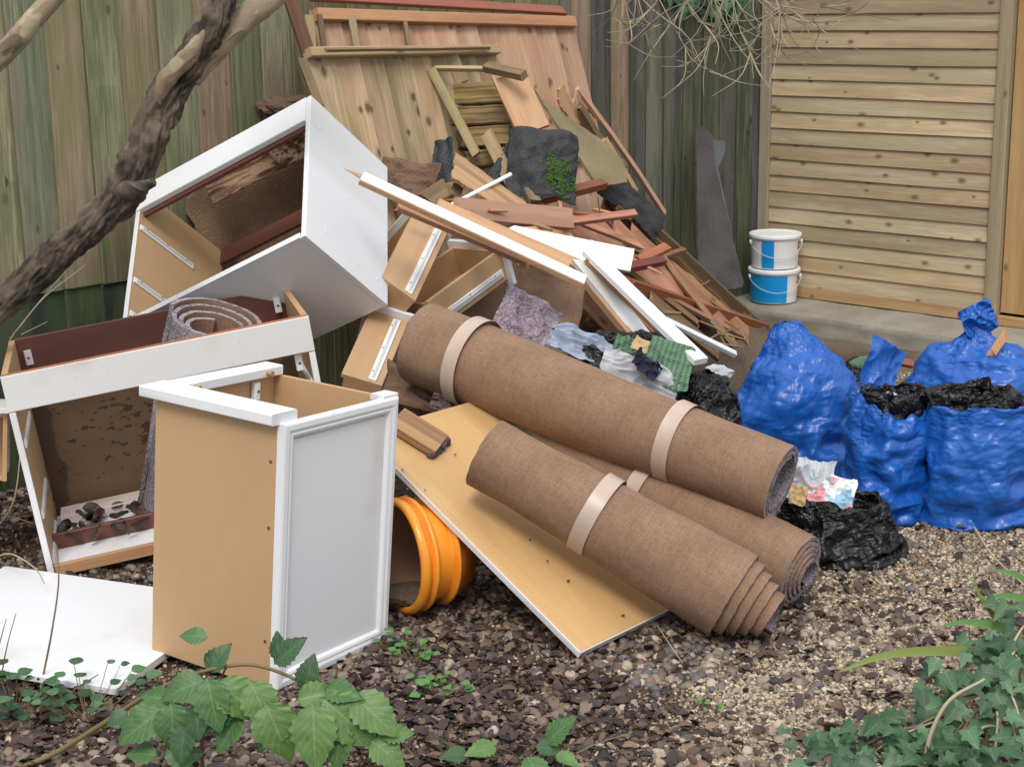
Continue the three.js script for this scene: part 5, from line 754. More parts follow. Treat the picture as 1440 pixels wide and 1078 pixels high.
sheetAt('blue_white_cloth', 'pale blue crumpled cloth lying along the back of the highest carpet roll', 'cloth', [0.243, 0.573, -4.62], [0.9, -0.36, -0.05], [0.15, 0.6, -0.75], clothGeo(0.26, 0.11, { fold: 0.03, seed: 15, f: 3 }), M.clothBlue);
sheetAt('white_cloth', 'white crumpled cloth below the black bag behind the highest carpet roll', 'cloth', [0.376, 0.529, -4.46], [0.9, -0.36, 0.0], [0.15, 0.7, -0.65], clothGeo(0.24, 0.09, { fold: 0.028, seed: 17, f: 3 }), M.clothWhite);
sheetAt('navy_cloth', 'navy cloth hanging over the white crumpled cloth', 'cloth', [0.39, 0.559, -4.44], [0.7, -0.6, 0.1], [0.3, 0.7, -0.5], clothGeo(0.09, 0.06, { fold: 0.025, seed: 19, f: 3 }), M.clothNavy);
{ const g = thing('black_bag', 'small tied black bag between the big blue sack and the highest carpet roll', 'bin bag', [0.589, 0.43, -4.62]); mesh('film', filmSack([[0, 0, 0, 0.004, 0.004], [0.002, 0, 0, 0.1, 0.1], [0.1, 0, 0, 0.12, 0.11], [0.25, 0, 0, 0.115, 0.1], [0.36, 0, 0, 0.09, 0.08], [0.41, 0.01, 0, 0.05, 0.045], [0.43, 0.01, 0, 0.004, 0.004]], { seed: 29, creases: { amp: 0.009, n: 18, freq: 12, out: true }, fineCreases: { amp: 0.005, freq: 22 }, nu: 30, nv: 22, outward: 0.035, ex: 1.06, ey: 1.08 }), M.blackFilm, g).position.y = -0.33; }
lump('white_cloth', 'white rag on top of the small tied black bag', 'cloth', [0.631, 0.467, -4.72], 0.05, 0.025, 0.04, M.clothWhite, { seed: 47, amp: 0.4, f: 4, n: 22 });
sheetAt('white_cloth', 'pale cloth hanging beneath the highest carpet roll by the front roll end', 'cloth', [-0.064, 0.414, -4.45], [0.8, -0.5, 0.1], [0.4, 0.8, -0.3], clothGeo(0.12, 0.1, { fold: 0.02, seed: 21, f: 3 }), M.clothBlue);
// loose carpet pieces
sheetAt('carpet_piece', 'flat brown-backed carpet piece lying behind the open drawer', 'carpet', [0.05, 0.553, -5.5], [0.97, -0.27, 0.05], [0.2, 0.72, -0.65], clothGeo(0.42, 0.33, { fold: 0.018, seed: 23, f: 1.4, th: 0.008 }), M.jute);
sheetAt('carpet_piece', 'grey-mauve rumpled carpet scrap draped beside the open drawer', 'carpet', [0.053, 0.603, -4.92], [0.85, -0.42, 0.1], [0.3, 0.6, -0.7], clothGeo(0.2, 0.2, { fold: 0.03, seed: 25, f: 2.6, th: 0.008 }), M.clothMauve);
sheetAt('carpet_piece', 'dirty brown carpet flap hanging under the end of the highest carpet roll', 'carpet', [-0.233, 0.439, -4.6], [0.9, -0.2, 0.2], [0.1, 0.7, -0.7], clothGeo(0.32, 0.13, { fold: 0.03, seed: 27, f: 2.5, th: 0.01 }), M.mudCarpet);
sheetAt('carpet_piece', 'grey carpet scrap folded under the highest carpet roll', 'carpet', [-0.17, 0.437, -4.5], [0.9, -0.25, 0.1], [0.2, 0.8, -0.5], clothGeo(0.14, 0.07, { fold: 0.03, seed: 29, f: 3, th: 0.01 }), tint(M.pile, 0.7, 0.58, 0.5));
{ const m = plank('plank', 'short weathered wood offcut with a fuzzy mauve end on the beech sheet', [-0.326, 0.476, -4.204], [-0.203, 0.408, -4.158], [0.357, 0.874, 0.328], 0.1, 0.024, tint(M.oldWood, 1.5, 1.35, 1.2), { n: 3, ragged: 0.02, cat: 'offcut' }); const L = V([-0.328, 0.468, -4.231]).distanceTo(V([-0.204, 0.401, -4.185])); const q = mesh('pile_edge', (() => { const gs = []; const R = mulberry(5); for (let i = 0; i < 90; i++) { const s = new THREE.IcosahedronGeometry(0.006 + 0.006 * R(), 1); s.translate(L / 2 + 0.012 * (R() - 0.4), (R() - 0.5) * 0.1, -0.008 + 0.02 * (R() - 0.5)); gs.push(s); } return mergeGeometries(gs); })(), tint(M.pile, 0.8, 0.7, 0.75), m); }
// ------------------------------------------------------------------ paint tubs on the ledge
function paintTub(label, base, blue0, blue1, turn) {
  const g = thing('paint_tub', label, 'paint tub', base, 'paint tubs'); delete g.userData.group; g.rotation.y = turn; const h = 0.165, R = 0.122;
  const body = new THREE.LatheGeometry([[0.001, 0], [R - 0.012, 0], [R - 0.008, 0.004], [R - 0.004, h * 0.5], [R, h - 0.018], [R + 0.005, h - 0.016], [R + 0.005, h - 0.006]].map((p) => new THREE.Vector2(...p)), 56); mesh('tub', body, M.plasticWhite, g);
  const lid = new THREE.LatheGeometry([[R + 0.0055, h - 0.014], [R + 0.0095, h - 0.013], [R + 0.0095, h + 0.002], [R + 0.006, h + 0.006], [R - 0.004, h + 0.006], [R - 0.008, h + 0.001], [0.001, h + 0.001]].map((p) => new THREE.Vector2(...p)), 56); mesh('lid', lid, tint(M.plasticWhite, 0.95, 0.97, 1), g);
  const patch = (a0, a1, y0, y1, mat, name) => { const pos = [], idx = [], n = 20; for (let i = 0; i <= n; i++) for (let k = 0; k <= 4; k++) { const a = mix(a0, a1, i / n), y = mix(y0, y1, k / 4), r = mix(R - 0.008, R, clamp(y / (h - 0.018))) + 0.0012; pos.push(r * Math.sin(a), y, r * Math.cos(a)); } for (let i = 0; i < n; i++) for (let k = 0; k < 4; k++) { const a = i * 5 + k, b = a + 5; idx.push(a, b, a + 1, b, b + 1, a + 1); } const q = new THREE.BufferGeometry(); q.setAttribute('position', new THREE.Float32BufferAttribute(pos, 3)); q.setIndex(idx); q.computeVertexNormals(); return mesh(name, q, mat, g); };
  for (const [a, b] of [[blue0, blue1]]) patch(a, b, 0.006, h - 0.022, M.tubBlue, 'blue_label');
  patch(1.05, 1.12, h - 0.07, h - 0.03, M.nail, 'printed_mark'); patch(1.12, 1.2, h - 0.042, h - 0.032, M.nail, 'printed_mark'); patch(1.12, 1.2, h - 0.07, h - 0.062, M.nail, 'printed_mark');
  const hd = mesh('wire_handle', tubeGeo(Array.from({ length: 13 }, (_, i) => { const a = -1.35 + 2.7 * i / 12; return [(R + 0.012) * Math.sin(a), h - 0.03 - 0.075 * Math.cos(a * 1.1), (R + 0.012) * Math.cos(a)]; }), [0.0014, 0.0014], 40, 6), tint(M.plasticWhite, 0.75, 0.76, 0.78), g); hd.visible = true;
  for (const s of [-1, 1]) { const e = mesh('handle_ear', new THREE.CylinderGeometry(0.011, 0.011, 0.012, 12), M.plasticWhite, g); e.rotation.z = Math.PI / 2; e.position.set(s * (R + 0.006) * Math.sin(1.4), h - 0.035, (R + 0.006) * Math.cos(1.4)); }
  return g;
}
M.tubBlue = plain(0.01, 0.3, 0.72, 0.35);
{ const b = [1.331, 0.104, -7.789]; paintTub('white paint tub with a wide blue label standing on the concrete ledge, lower of two', b, -1.8, 0.42, 0.0); paintTub('white paint tub with a narrow blue label stacked on the other tub', [b[0] + 0.002, b[1] + 0.174, b[2] - 0.003], -0.75, -0.2, 0.0); }
// ------------------------------------------------------------------ ribbed orange tub on its side
{
  const g = thing('orange_tub', 'bright orange plastic tub with flanged rings lying on its side under the beech sheet', 'tub', [-0.312, 0.146, -3.95]); g.position.y = 0.162;
  const ax = V([0.85, -0.02, -0.5]).normalize(), up = new THREE.Vector3(0, 1, 0).addScaledVector(ax, -ax.y).normalize(); basis(g, up.clone().cross(ax).normalize(), ax, up.clone().cross(ax).normalize().cross(ax));
  const R = 0.148, out = [[R - 0.012, 0.0], [R - 0.004, -0.006], [R + 0.004, -0.004], [R + 0.009, 0.004], [R + 0.009, 0.014], [R + 0.004, 0.022], [R - 0.006, 0.026], [R - 0.006, 0.03], [R + 0.006, 0.034], [R + 0.009, 0.04], [R + 0.006, 0.047], [R - 0.008, 0.051], [R - 0.012, 0.06], [R - 0.018, 0.098], [R - 0.017, 0.102], [R - 0.001, 0.105], [R + 0.002, 0.111], [R - 0.003, 0.117], [R - 0.02, 0.121], [R - 0.026, 0.17]];
  const orange = new THREE.MeshPhysicalMaterial({ roughness: 0.32, clearcoat: 0.3, clearcoatRoughness: 0.2, map: dataTex(256, 256, (u, v) => mix3([0.95, 0.35, 0.03], [0.85, 0.27, 0.025], sstep(0.45, 0.75, fbm2(u * 8, v * 8, 8, 8, 5, 4))), true) });
  mesh('ribbed_wall', new THREE.LatheGeometry([...out, [0.001, 0.17]].map((p) => new THREE.Vector2(...p)), 72), orange, g);
  const inn = mesh('muddy_lining', new THREE.LatheGeometry([[R - 0.006, 0.006], [R - 0.045, 0.158], [0.001, 0.16]].map((p) => new THREE.Vector2(...p)), 60), plain(0.3, 0.17, 0.12, 0.9), g); inn.userData.label = 'dirty terracotta-brown inside of the tub';
  lump('earth_clod', 'dried earth lying inside the mouth of the orange tub', 'earth', [g.position.x + 0.03, 0.045, g.position.z - 0.02], 0.09, 0.03, 0.07, M.sacking, { seed: 51, amp: 0.3, n: 20 });
}

// ------------------------------------------------------------------ leaning tree trunk and bare shrub
{
  const bt = dataTex(512, 1024, (u, v) => { const a = ridge(vn2(u * 14 + 2 * fbm2(u * 6, v * 6, 6, 6, 3, 3), v * 9, 14, 9, 5), 1), b = fbm2(u * 30, v * 40, 30, 40, 7, 3); let c = mix3([0.03, 0.024, 0.019], [0.165, 0.13, 0.098], clamp(a * 0.7 + b * 0.7 - 0.35)); const l = fbm2(u * 5, v * 7, 5, 7, 11, 4); c = mix3(c, [0.3, 0.24, 0.17], 0.35 * sstep(0.6, 0.7, l)); return mix3(c, [0.1, 0.1, 0.04], 0.6 * sstep(0.58, 0.7, fbm2(u * 6, v * 5, 6, 5, 17, 4))); }, true);
  const bb = dataTex(512, 1024, (u, v) => ridge(vn2(u * 14 + 2 * fbm2(u * 6, v * 6, 6, 6, 3, 3), v * 9, 14, 9, 5), 1) * 0.7 + 0.3 * fbm2(u * 30, v * 40, 30, 40, 7, 3), false);
  for (const t of [bt, bb]) t.repeat.set(2.2, 1.4);
  M.bark = new THREE.MeshStandardMaterial({ map: bt, bumpMap: bb, bumpScale: 0.012, roughness: 0.95 });
  const pt = dataTex(512, 512, (u, v) => { let c = mix3([0.42, 0.33, 0.22], [0.24, 0.18, 0.12], fbm2(u * 8, v * 3, 8, 3, 31, 5)); c = mix3(c, [0.13, 0.09, 0.06], 0.8 * sstep(0.58, 0.68, fbm2(u * 12, v * 8, 12, 8, 33, 4))); return mix3(c, [0.5, 0.44, 0.3], 0.6 * sstep(0.6, 0.66, fbm2(u * 10, v * 10, 10, 10, 35, 3))); }, true); pt.repeat.set(2.5, 1.5);
  M.paleBark = new THREE.MeshStandardMaterial({ map: pt, bumpMap: bb, bumpScale: 0.006, roughness: 0.9 });
  const rough = (a, f) => (q, R) => R * (a * (fbm3(q.x * f, q.y * f, q.z * f, 3, 4) - 0.5) * 2 + 0.5 * a * ridge(vn3(q.x * f * 3 + q.y * 9, q.y * f * 1.3, q.z * f * 3, 9), 2));
  const barkBump = (q, R, t, a) => { const w = 1.2 * fbm3(q.x * 6, q.y * 6, q.z * 6, 5, 2); const f = vn2(a * 3.2 + 5 * w, t * 60 + 3 * w, 0, 0, 21), f2 = vn2(a * 9 + 3 * w, t * 160, 0, 0, 23); return R * (0.3 * (fbm3(q.x * 13, q.y * 13, q.z * 13, 3, 3) - 0.5) * 2 - 0.26 * Math.pow(1 - Math.abs(2 * f - 1), 4) - 0.14 * Math.pow(1 - Math.abs(2 * f2 - 1), 3) + 0.12); };
  const t = thing('tree', 'gnarled dark-barked tree trunk leaning up across the fence', 'tree', [-2.491, 0, -3.999]);
  const loc = (p) => [p[0] - t.position.x, p[1] - t.position.y, p[2] - t.position.z];
  mesh('trunk', tubeGeo([[-2.569, -0.05, -4.123], [-2.186, 0.341, -4.4], [-1.74, 0.604, -4.45], [-1.492, 0.755, -4.5], [-1.353, 0.875, -4.5], [-1.208, 0.988, -4.5], [-1.102, 1.095, -4.52], [-1.042, 1.226, -4.55], [-0.974, 1.356, -4.58], [-0.891, 1.471, -4.6], [-0.829, 1.597, -4.62], [-0.792, 1.731, -4.65], [-0.724, 2.083, -4.7]].map(loc), [0.1, 0.08, 0.06, 0.046, 0.045, 0.045, 0.043, 0.047, 0.054, 0.05, 0.043, 0.04, 0.03], 260, 72, barkBump), M.bark, t);
  mesh('limb', tubeGeo([[-0.93, 1.406, -4.62], [-0.85, 1.481, -4.64], [-0.759, 1.563, -4.68], [-0.664, 1.639, -4.72], [-0.481, 1.831, -4.8]].map(loc), [0.05, 0.04, 0.036, 0.03, 0.015], 50, 20, rough(0.18, 16)), M.paleBark, t);
  mesh('limb', tubeGeo([[-1.001, 1.319, -4.54], [-0.974, 1.387, -4.53], [-0.913, 1.453, -4.55], [-0.859, 1.527, -4.57]].map(loc), [0.01, 0.026, 0.026, 0.012], 30, 18, rough(0.3, 18)), tint(M.paleBark, 0.75, 0.72, 0.7), t);
  mesh('broken_stub', tubeGeo([[-1.115, 1.081, -4.5], [-1.047, 1.1, -4.44], [-1.001, 1.117, -4.42]].map(loc), [0.03, 0.02, 0.012], 16, 12, rough(0.3, 20)), M.bark, t);
  const t2 = thing('tree', 'smooth pale branch of a second tree crossing the corner of the fence', 'tree', [-2.941, 0, -4.286]); const l2 = (p) => [p[0] - t2.position.x, p[1] - t2.position.y, p[2] - t2.position.z];
  mesh('trunk', tubeGeo([[-3.033, -0.05, -4.42], [-2.256, 0.826, -4.3], [-1.735, 1.222, -4.3], [-1.486, 1.384, -4.3], [-1.342, 1.491, -4.3], [-1.254, 1.579, -4.3], [-1.181, 1.655, -4.32], [-1.001, 1.873, -4.35]].map(l2), [0.08, 0.06, 0.048, 0.04, 0.037, 0.033, 0.028, 0.015], 90, 20, rough(0.14, 12)), M.paleBark, t2);
}
// bare pale shrub arching over the fence corner
{
  const tw = variants(plain(0.36, 0.31, 0.19, 0.85), [[0.34, 0.3, 0.2], [0.25, 0.22, 0.15], [0.4, 0.36, 0.25], [0.17, 0.15, 0.1]]);
  const t = thing('bare_shrub', 'tangle of bare pale twigs arching over the fence corner beside the shed', 'shrub', [1.127, 0.465, -8.413]); t.position.y = 0; const o = t.position;
  const loc = (p) => [p[0] - o.x, p[1] - o.y, p[2] - o.z];
  mesh('stem', tubeGeo([[1.129, 0.349, -8.415], [1.057, 1.37, -8.274], [1.026, 1.997, -8.102], [0.883, 2.146, -7]].map(loc).map((p, i) => i ? p : [p[0], -0.02, p[2]]), [0.03, 0.026, 0.02, 0.014], 30, 8), tw[1], t);
  const mains = [
    [[0.448, 1.757, -6.4], [0.47, 1.593, -6.4], [0.495, 1.505, -6.35], [0.53, 1.494, -6.3]], [[0.432, 1.649, -6.5], [0.457, 1.51, -6.45], [0.488, 1.421, -6.4], [0.531, 1.482, -6.38]],
    [[0.483, 1.787, -6.5], [0.551, 1.592, -6.45], [0.632, 1.519, -6.4], [0.721, 1.447, -6.35], [0.764, 1.348, -6.3]], [[0.549, 1.761, -6.6], [0.627, 1.579, -6.5], [0.71, 1.422, -6.45], [0.75, 1.35, -6.4], [0.856, 1.301, -6.35], [0.868, 1.345, -6.34]],
    [[0.683, 1.756, -6.5], [0.745, 1.534, -6.4], [0.804, 1.468, -6.3], [0.797, 1.431, -6.28], [0.744, 1.356, -6.25]], [[0.759, 1.75, -6.3], [0.831, 1.555, -6.3], [0.876, 1.457, -6.25], [0.931, 1.371, -6.2], [0.985, 1.343, -6.15], [1.023, 1.356, -6.15]],
    [[0.896, 1.755, -6.6], [0.944, 1.558, -6.5], [1.012, 1.501, -6.45], [1.005, 1.441, -6.4], [0.943, 1.409, -6.4], [0.892, 1.393, -6.4]], [[0.967, 1.72, -6.3], [0.997, 1.585, -6.3], [1.03, 1.493, -6.25], [0.987, 1.437, -6.25]],
    [[0.897, 1.692, -6.2], [1.029, 1.553, -6.15], [1.13, 1.504, -6.1], [1.214, 1.509, -6.05], [1.291, 1.529, -6], [1.392, 1.543, -5.98]], [[1.078, 1.718, -6.3], [1.095, 1.57, -6.3], [1.158, 1.502, -6.25], [1.143, 1.449, -6.22]],
    [[1.142, 1.715, -6.2], [1.164, 1.582, -6.15], [1.236, 1.56, -6.1], [1.272, 1.602, -6.1]], [[0.597, 1.75, -6.2], [0.584, 1.591, -6.2], [0.53, 1.533, -6.2], [0.475, 1.497, -6.2], [0.412, 1.527, -6.2]],
    [[0.864, 1.732, -6.8], [0.741, 1.56, -6.75], [0.662, 1.463, -6.7], [0.618, 1.417, -6.7]], [[1.071, 1.725, -6.6], [0.959, 1.529, -6.6], [0.837, 1.435, -6.55], [0.729, 1.432, -6.5]], [[1.236, 1.691, -6.4], [1.071, 1.529, -6.4], [0.959, 1.464, -6.4], [0.832, 1.444, -6.4]],
    [[0.802, 1.692, -6.1], [0.778, 1.562, -6.1], [0.816, 1.498, -6.1], [0.785, 1.43, -6.1]], [[1.034, 1.663, -6.1], [1.045, 1.453, -6.1], [1.051, 1.4, -6.1], [1.068, 1.373, -6.1]], [[1.058, 1.478, -6.15], [1.041, 1.397, -6.2], [1.059, 1.353, -6.2]],
    [[0.945, 1.294, -6.1], [0.945, 1.387, -6.2], [0.916, 1.478, -6.3], [0.893, 1.587, -6.35], [0.841, 1.724, -6.4]], [[0.579, 1.42, -6.6], [0.638, 1.362, -6.6], [0.597, 1.409, -6.6], [0.549, 1.535, -6.6], [0.52, 1.705, -6.6]],
    [[1.176, 1.486, -6.2], [1.12, 1.546, -6.2], [1.023, 1.571, -6.2], [0.926, 1.639, -6.2], [0.883, 1.748, -6.3]], [[0.676, 1.357, -6.4], [0.748, 1.345, -6.4], [0.818, 1.422, -6.4], [0.845, 1.532, -6.4], [0.912, 1.697, -6.5]],
  ];
  const R = mulberry(909), hub = V([0.883, 2.146, -7]);
  mains.forEach((pts, i) => {
    const P0 = pts.map(V), head = P0[0].y > P0[P0.length - 1].y; if (!head) P0.reverse();
    const all = [hub.clone(), hub.clone().lerp(P0[0], 0.6).add(new THREE.Vector3(0, 0.08, 0)), ...P0].map((p) => loc(p.toArray()));
    mesh('twig', tubeGeo(all, [0.008, 0.0048, 0.0032, 0.0027, 0.002, 0.001], 26, 6), tw[i % 3], t);
    const cv = new THREE.CatmullRomCurve3(P0); for (let k = 0; k < 5; k++) { const a = 0.1 + 0.75 * R(), p = cv.getPointAt(a), dirv = cv.getTangentAt(a).multiplyScalar(0.06 + 0.1 * R()), side = new THREE.Vector3((R() - 0.5) * 0.28, (R() - 0.5) * 0.12, (R() - 0.5) * 0.2); const q = p.clone().add(dirv).addScaledVector(side, 0.5), e = q.clone().add(side).addScaledVector(dirv, 0.4); mesh('twig', tubeGeo([p, q, e].map((v) => loc(v.toArray())), [0.0028, 0.002, 0.0009], 8, 5), tw[(i + k) % 4], t); }
  });
}

// ------------------------------------------------------------------ gravel, pebbles and leaf litter
function stoneGeo(seed, flat, det = 1) { const g = new THREE.IcosahedronGeometry(1, det), p = g.attributes.position; for (let i = 0; i < p.count; i++) { const x = p.getX(i), y = p.getY(i), z = p.getZ(i), k = 0.82 + 0.4 * vn3(x * 1.3 + seed * 7, y * 1.3, z * 1.3, seed); p.setXYZ(i, x * k, y * k * flat, z * k * 0.85); } return smooth(g); }
function deadLeafGeo(seed) {
  const n = 8, m = 4, pos = [], idx = [], wd = 0.2 + 0.22 * hsh(seed, 2, 2, 2), cu = 0.7 * (hsh(seed, 3, 3, 3) - 0.35); for (let i = 0; i <= n; i++) for (let k = 0; k <= m; k++) { const t = i / n, w = wd * Math.pow(Math.sin(Math.PI * Math.pow(t, 0.85)), 0.8) + 0.012, s = (k / m - 0.5) * 2, edge = Math.abs(s) === 1 ? 1 + 0.15 * (hsh(i, k, seed, 3) - 0.5) : 1; pos.push((t - 0.5), cu * s * s * wd + 0.18 * Math.sin((t - 0.3) * 3 + seed) + 0.05 * (hsh(i, k, seed, 5) - 0.5), s * w * edge + 0.1 * Math.sin(t * 3 + seed * 2)); }
  for (let i = 0; i < n; i++) for (let k = 0; k < m; k++) { const a = i * (m + 1) + k, b = a + m + 1; idx.push(a, a + 1, b, b, a + 1, b + 1); }
  const g = new THREE.BufferGeometry(); g.setAttribute('position', new THREE.Float32BufferAttribute(pos, 3)); g.setIndex(idx); g.computeVertexNormals(); return g;
}
function scatter(name, label, geos, mat, n, place) {   // uncountable cover: one object per stone or leaf shape
  const R = mulberry(name.length * 977 + n), list = geos.map(() => []); let tries = 0, made = 0;
  while (made < n && tries < n * 30) { tries++; const q = place(R); if (!q) continue; list[made % geos.length].push(q); made++; }
  const top = new THREE.Group(); top.name = numbered(name); top.userData = { kind: 'stuff', label, category: name.split('_')[0] }; scene.add(top);
  geos.forEach((g, j) => {
    const im = new THREE.InstancedMesh(g, mat, list[j].length), m = new THREE.Matrix4(), qn = new THREE.Quaternion(), e = new THREE.Euler(), c = new THREE.Color(); im.name = name + '_layer';
    list[j].forEach((q, i) => { e.set(q.rx, q.ry, q.rz); qn.setFromEuler(e); m.compose(new THREE.Vector3(q.x, q.y, q.z), qn, new THREE.Vector3(q.s, q.s, q.s)); im.setMatrixAt(i, m); im.setColorAt(i, c.setRGB(...q.c)); });
    im.userData.kind = 'stuff'; im.castShadow = im.receiveShadow = true; top.add(im);
  });
}
const inView = (R, near = 3.0, far = 6.6) => { const u = R(), D = 1 / mix(1 / near, 1 / far, u), hw = D * 0.345 + 0.12; return [(R() * 2 - 1) * hw, -D]; };
const behindFence = (x, z) => (x - fence0.x) * fn.x + (z - fence0.z) * fn.z < 0.04;
const onLedge = (x, z) => { const o = [1.338, 0.1, -8.008], n = [-0.69, 0, 0.724]; return (x - o[0]) * n[0] + (z - o[2]) * n[2] < 0.36; };
{
  const pal = [[0.4, 0.3, 0.18], [0.5, 0.41, 0.28], [0.3, 0.22, 0.14], [0.24, 0.19, 0.14], [0.54, 0.47, 0.36], [0.16, 0.13, 0.105], [0.33, 0.28, 0.23], [0.2, 0.13, 0.09]];
  scatter('gravel_bed', 'pale yellow gravel chippings covering the ground', [stoneGeo(1, 0.7), stoneGeo(2, 0.6), stoneGeo(3, 0.75), stoneGeo(4, 0.65)], plain(1, 1, 1, 0.8), 46000, (R) => {
    const [x, z] = inView(R); if (behindFence(x, z) || onLedge(x, z)) return null; const p = paleness(x, z); if (R() > 0.12 + p) return null;
    const c = pal[Math.floor(R() * pal.length)], k = 0.75 + 0.4 * R(); return { x, z, y: groundH(x, z) + 0.002 + 0.002 * R(), s: 0.0035 + 0.0048 * R() * R(), rx: R() * 0.6, ry: R() * 6.28, rz: R() * 0.6, c: [c[0] * k, c[1] * k, c[2] * k] };
  });
  const pb = [[0.15, 0.11, 0.085], [0.21, 0.16, 0.12], [0.12, 0.1, 0.09], [0.28, 0.22, 0.165], [0.17, 0.11, 0.08], [0.1, 0.092, 0.09], [0.38, 0.31, 0.24]];
  scatter('pebble_cover', 'rounded brown and grey pebbles scattered over the soil', [stoneGeo(11, 0.6, 2), stoneGeo(12, 0.52, 2), stoneGeo(13, 0.68, 2)], plain(1, 1, 1, 0.55), 9500, (R) => {
    const [x, z] = inView(R, 3.0, 5.6); if (behindFence(x, z) || onLedge(x, z)) return null; const p = paleness(x, z); if (R() > 1.0 - 0.75 * p) return null; if (fbm2(x * 3 + 7, z * 3, 0, 0, 55, 3) < 0.36 + 0.2 * R()) return null;
    const c = pb[Math.floor(R() * pb.length)], k = 0.7 + 0.6 * R(), s = 0.006 + 0.011 * Math.pow(R(), 1.8); return { x, z, y: groundH(x, z) + s * 0.35, s, rx: R() * 0.5, ry: R() * 6.28, rz: R() * 0.5, c: [c[0] * k, c[1] * k, c[2] * k] };
  });
  const lf = [[0.07, 0.042, 0.033], [0.045, 0.029, 0.026], [0.1, 0.06, 0.044], [0.032, 0.021, 0.018], [0.07, 0.042, 0.042], [0.16, 0.1, 0.066], [0.27, 0.185, 0.12]];
  scatter('leaf_litter', 'dark brown and purple fallen leaves lying on the soil and gravel', [deadLeafGeo(1), deadLeafGeo(2), deadLeafGeo(3), deadLeafGeo(4)], plain(1, 1, 1, 0.6, { side: THREE.DoubleSide }), 10500, (R) => {
    const [x, z] = inView(R, 3.0, 5.8); if (behindFence(x, z) || onLedge(x, z)) return null; const p = paleness(x, z); if (R() > 1.02 - 0.7 * p) return null; if (fbm2(x * 2.6 + 17, z * 2.6, 0, 0, 65, 4) < 0.34 + 0.22 * R()) return null;
    const c = lf[Math.floor(Math.pow(R(), 1.3) * lf.length)], k = 0.45 + 0.55 * R(), s = 0.012 + 0.036 * Math.pow(R(), 2); return { x, z, y: groundH(x, z) + 0.004 + 0.013 * R(), s, rx: (R() - 0.5) * 0.8, ry: R() * 6.28, rz: (R() - 0.5) * 0.8, c: [c[0] * k, c[1] * k, c[2] * k] };
  });
  scatter('soil_crumbs', 'fine brown crumbs of soil, bark and twig between the pebbles', [stoneGeo(21, 0.5), stoneGeo(22, 0.4)], plain(1, 1, 1, 0.9), 24000, (R) => {
    const [x, z] = inView(R, 3.0, 5.0); if (behindFence(x, z) || onLedge(x, z)) return null; if (R() > 1.0 - 0.6 * paleness(x, z)) return null; const c = [[0.06, 0.038, 0.028], [0.1, 0.065, 0.045], [0.16, 0.11, 0.075], [0.04, 0.03, 0.025], [0.24, 0.18, 0.12]][Math.floor(Math.pow(R(), 1.3) * 5)];
    return { x, z, y: groundH(x, z) + 0.002 + 0.003 * R(), s: 0.0025 + 0.0045 * R() * R(), rx: R(), ry: R() * 6.28, rz: R(), c };
  });
  // leaves blown into the wide carcass
  scatter('leaf_litter', 'dark wet leaves lying on the floor of the wide white carcass', [deadLeafGeo(5), deadLeafGeo(6)], plain(1, 1, 1, 0.4, { side: THREE.DoubleSide }), 26, (R) => { const u = 0.04 + 0.4 * Math.pow(R(), 1.4), w = 0.1 + 0.3 * R(), o = [-1.337, 0.004, -4.232], X = [0.959, 0.134, -0.25], Z = [0.251, 0.004, 0.968]; const c = lf[Math.floor(R() * 5)]; return { x: o[0] + X[0] * u - Z[0] * w, y: o[1] + X[1] * u + 0.05 + 0.02 * R(), z: o[2] + X[2] * u - Z[2] * w, s: 0.03 + 0.035 * R(), rx: (R() - 0.5) * 1.4, ry: R() * 6.28, rz: (R() - 0.5) * 1.4, c }; });
}
// crumbs of earth and leaf fallen on the beech sheet and the white board
{
  const spots = [[-0.297, 0.378, -4.021], [-0.235, 0.336, -3.975], [0.14, 0.128, -3.83], [0.277, 0.052, -3.777], [0.086, 0.167, -3.875], [-0.161, 0.377, -4.166], [0.041, 0.207, -3.932]];
  for (const p of spots) { const m = mesh('leaf_crumb', deadLeafGeo(8), plain(0.07, 0.035, 0.02, 0.8, { side: THREE.DoubleSide })); const s = rr(0.005, 0.012); m.scale.setScalar(s); m.position.set(p[0], p[1] + 0.003, p[2]); m.rotation.set(0.4, rr(0, 6), 0.2); tag(m, 'small dark crumb of dead leaf lying on the beech sheet', 'leaf', 'leaf crumbs on the beech sheet'); }
}

// ------------------------------------------------------------------ plants in front
function leafMat(a, b, seed, vein) { const t = dataTex(128, 128, (u, v) => { const s = Math.abs(u - 0.5) * 2, side = Math.abs(((v * 8 - s * 2.2) % 1 + 1) % 1 - 0.5) * 2; let c = mix3(a, b, fbm2(u * 6, v * 6, 6, 6, seed, 3)); if (side > 0.86 || s < 0.05) c = mix3(c, vein, 0.45); return c; }, true); const m = new THREE.MeshPhysicalMaterial({ map: t, roughness: 0.5, side: THREE.DoubleSide, transmission: 0 }); return m; }
M.bramble = [leafMat([0.06, 0.15, 0.035], [0.035, 0.1, 0.025], 3, [0.15, 0.26, 0.09]), leafMat([0.1, 0.2, 0.045], [0.065, 0.14, 0.032], 5, [0.2, 0.3, 0.11]), leafMat([0.035, 0.1, 0.03], [0.024, 0.07, 0.025], 7, [0.1, 0.18, 0.07])];
M.ivy = [leafMat([0.045, 0.12, 0.045], [0.028, 0.08, 0.033], 11, [0.14, 0.23, 0.12]), leafMat([0.08, 0.18, 0.075], [0.05, 0.125, 0.055], 13, [0.2, 0.29, 0.18]), leafMat([0.03, 0.085, 0.034], [0.02, 0.06, 0.026], 17, [0.09, 0.16, 0.09])];
M.weed = [leafMat([0.09, 0.24, 0.06], [0.06, 0.17, 0.045], 19, [0.16, 0.32, 0.12])];
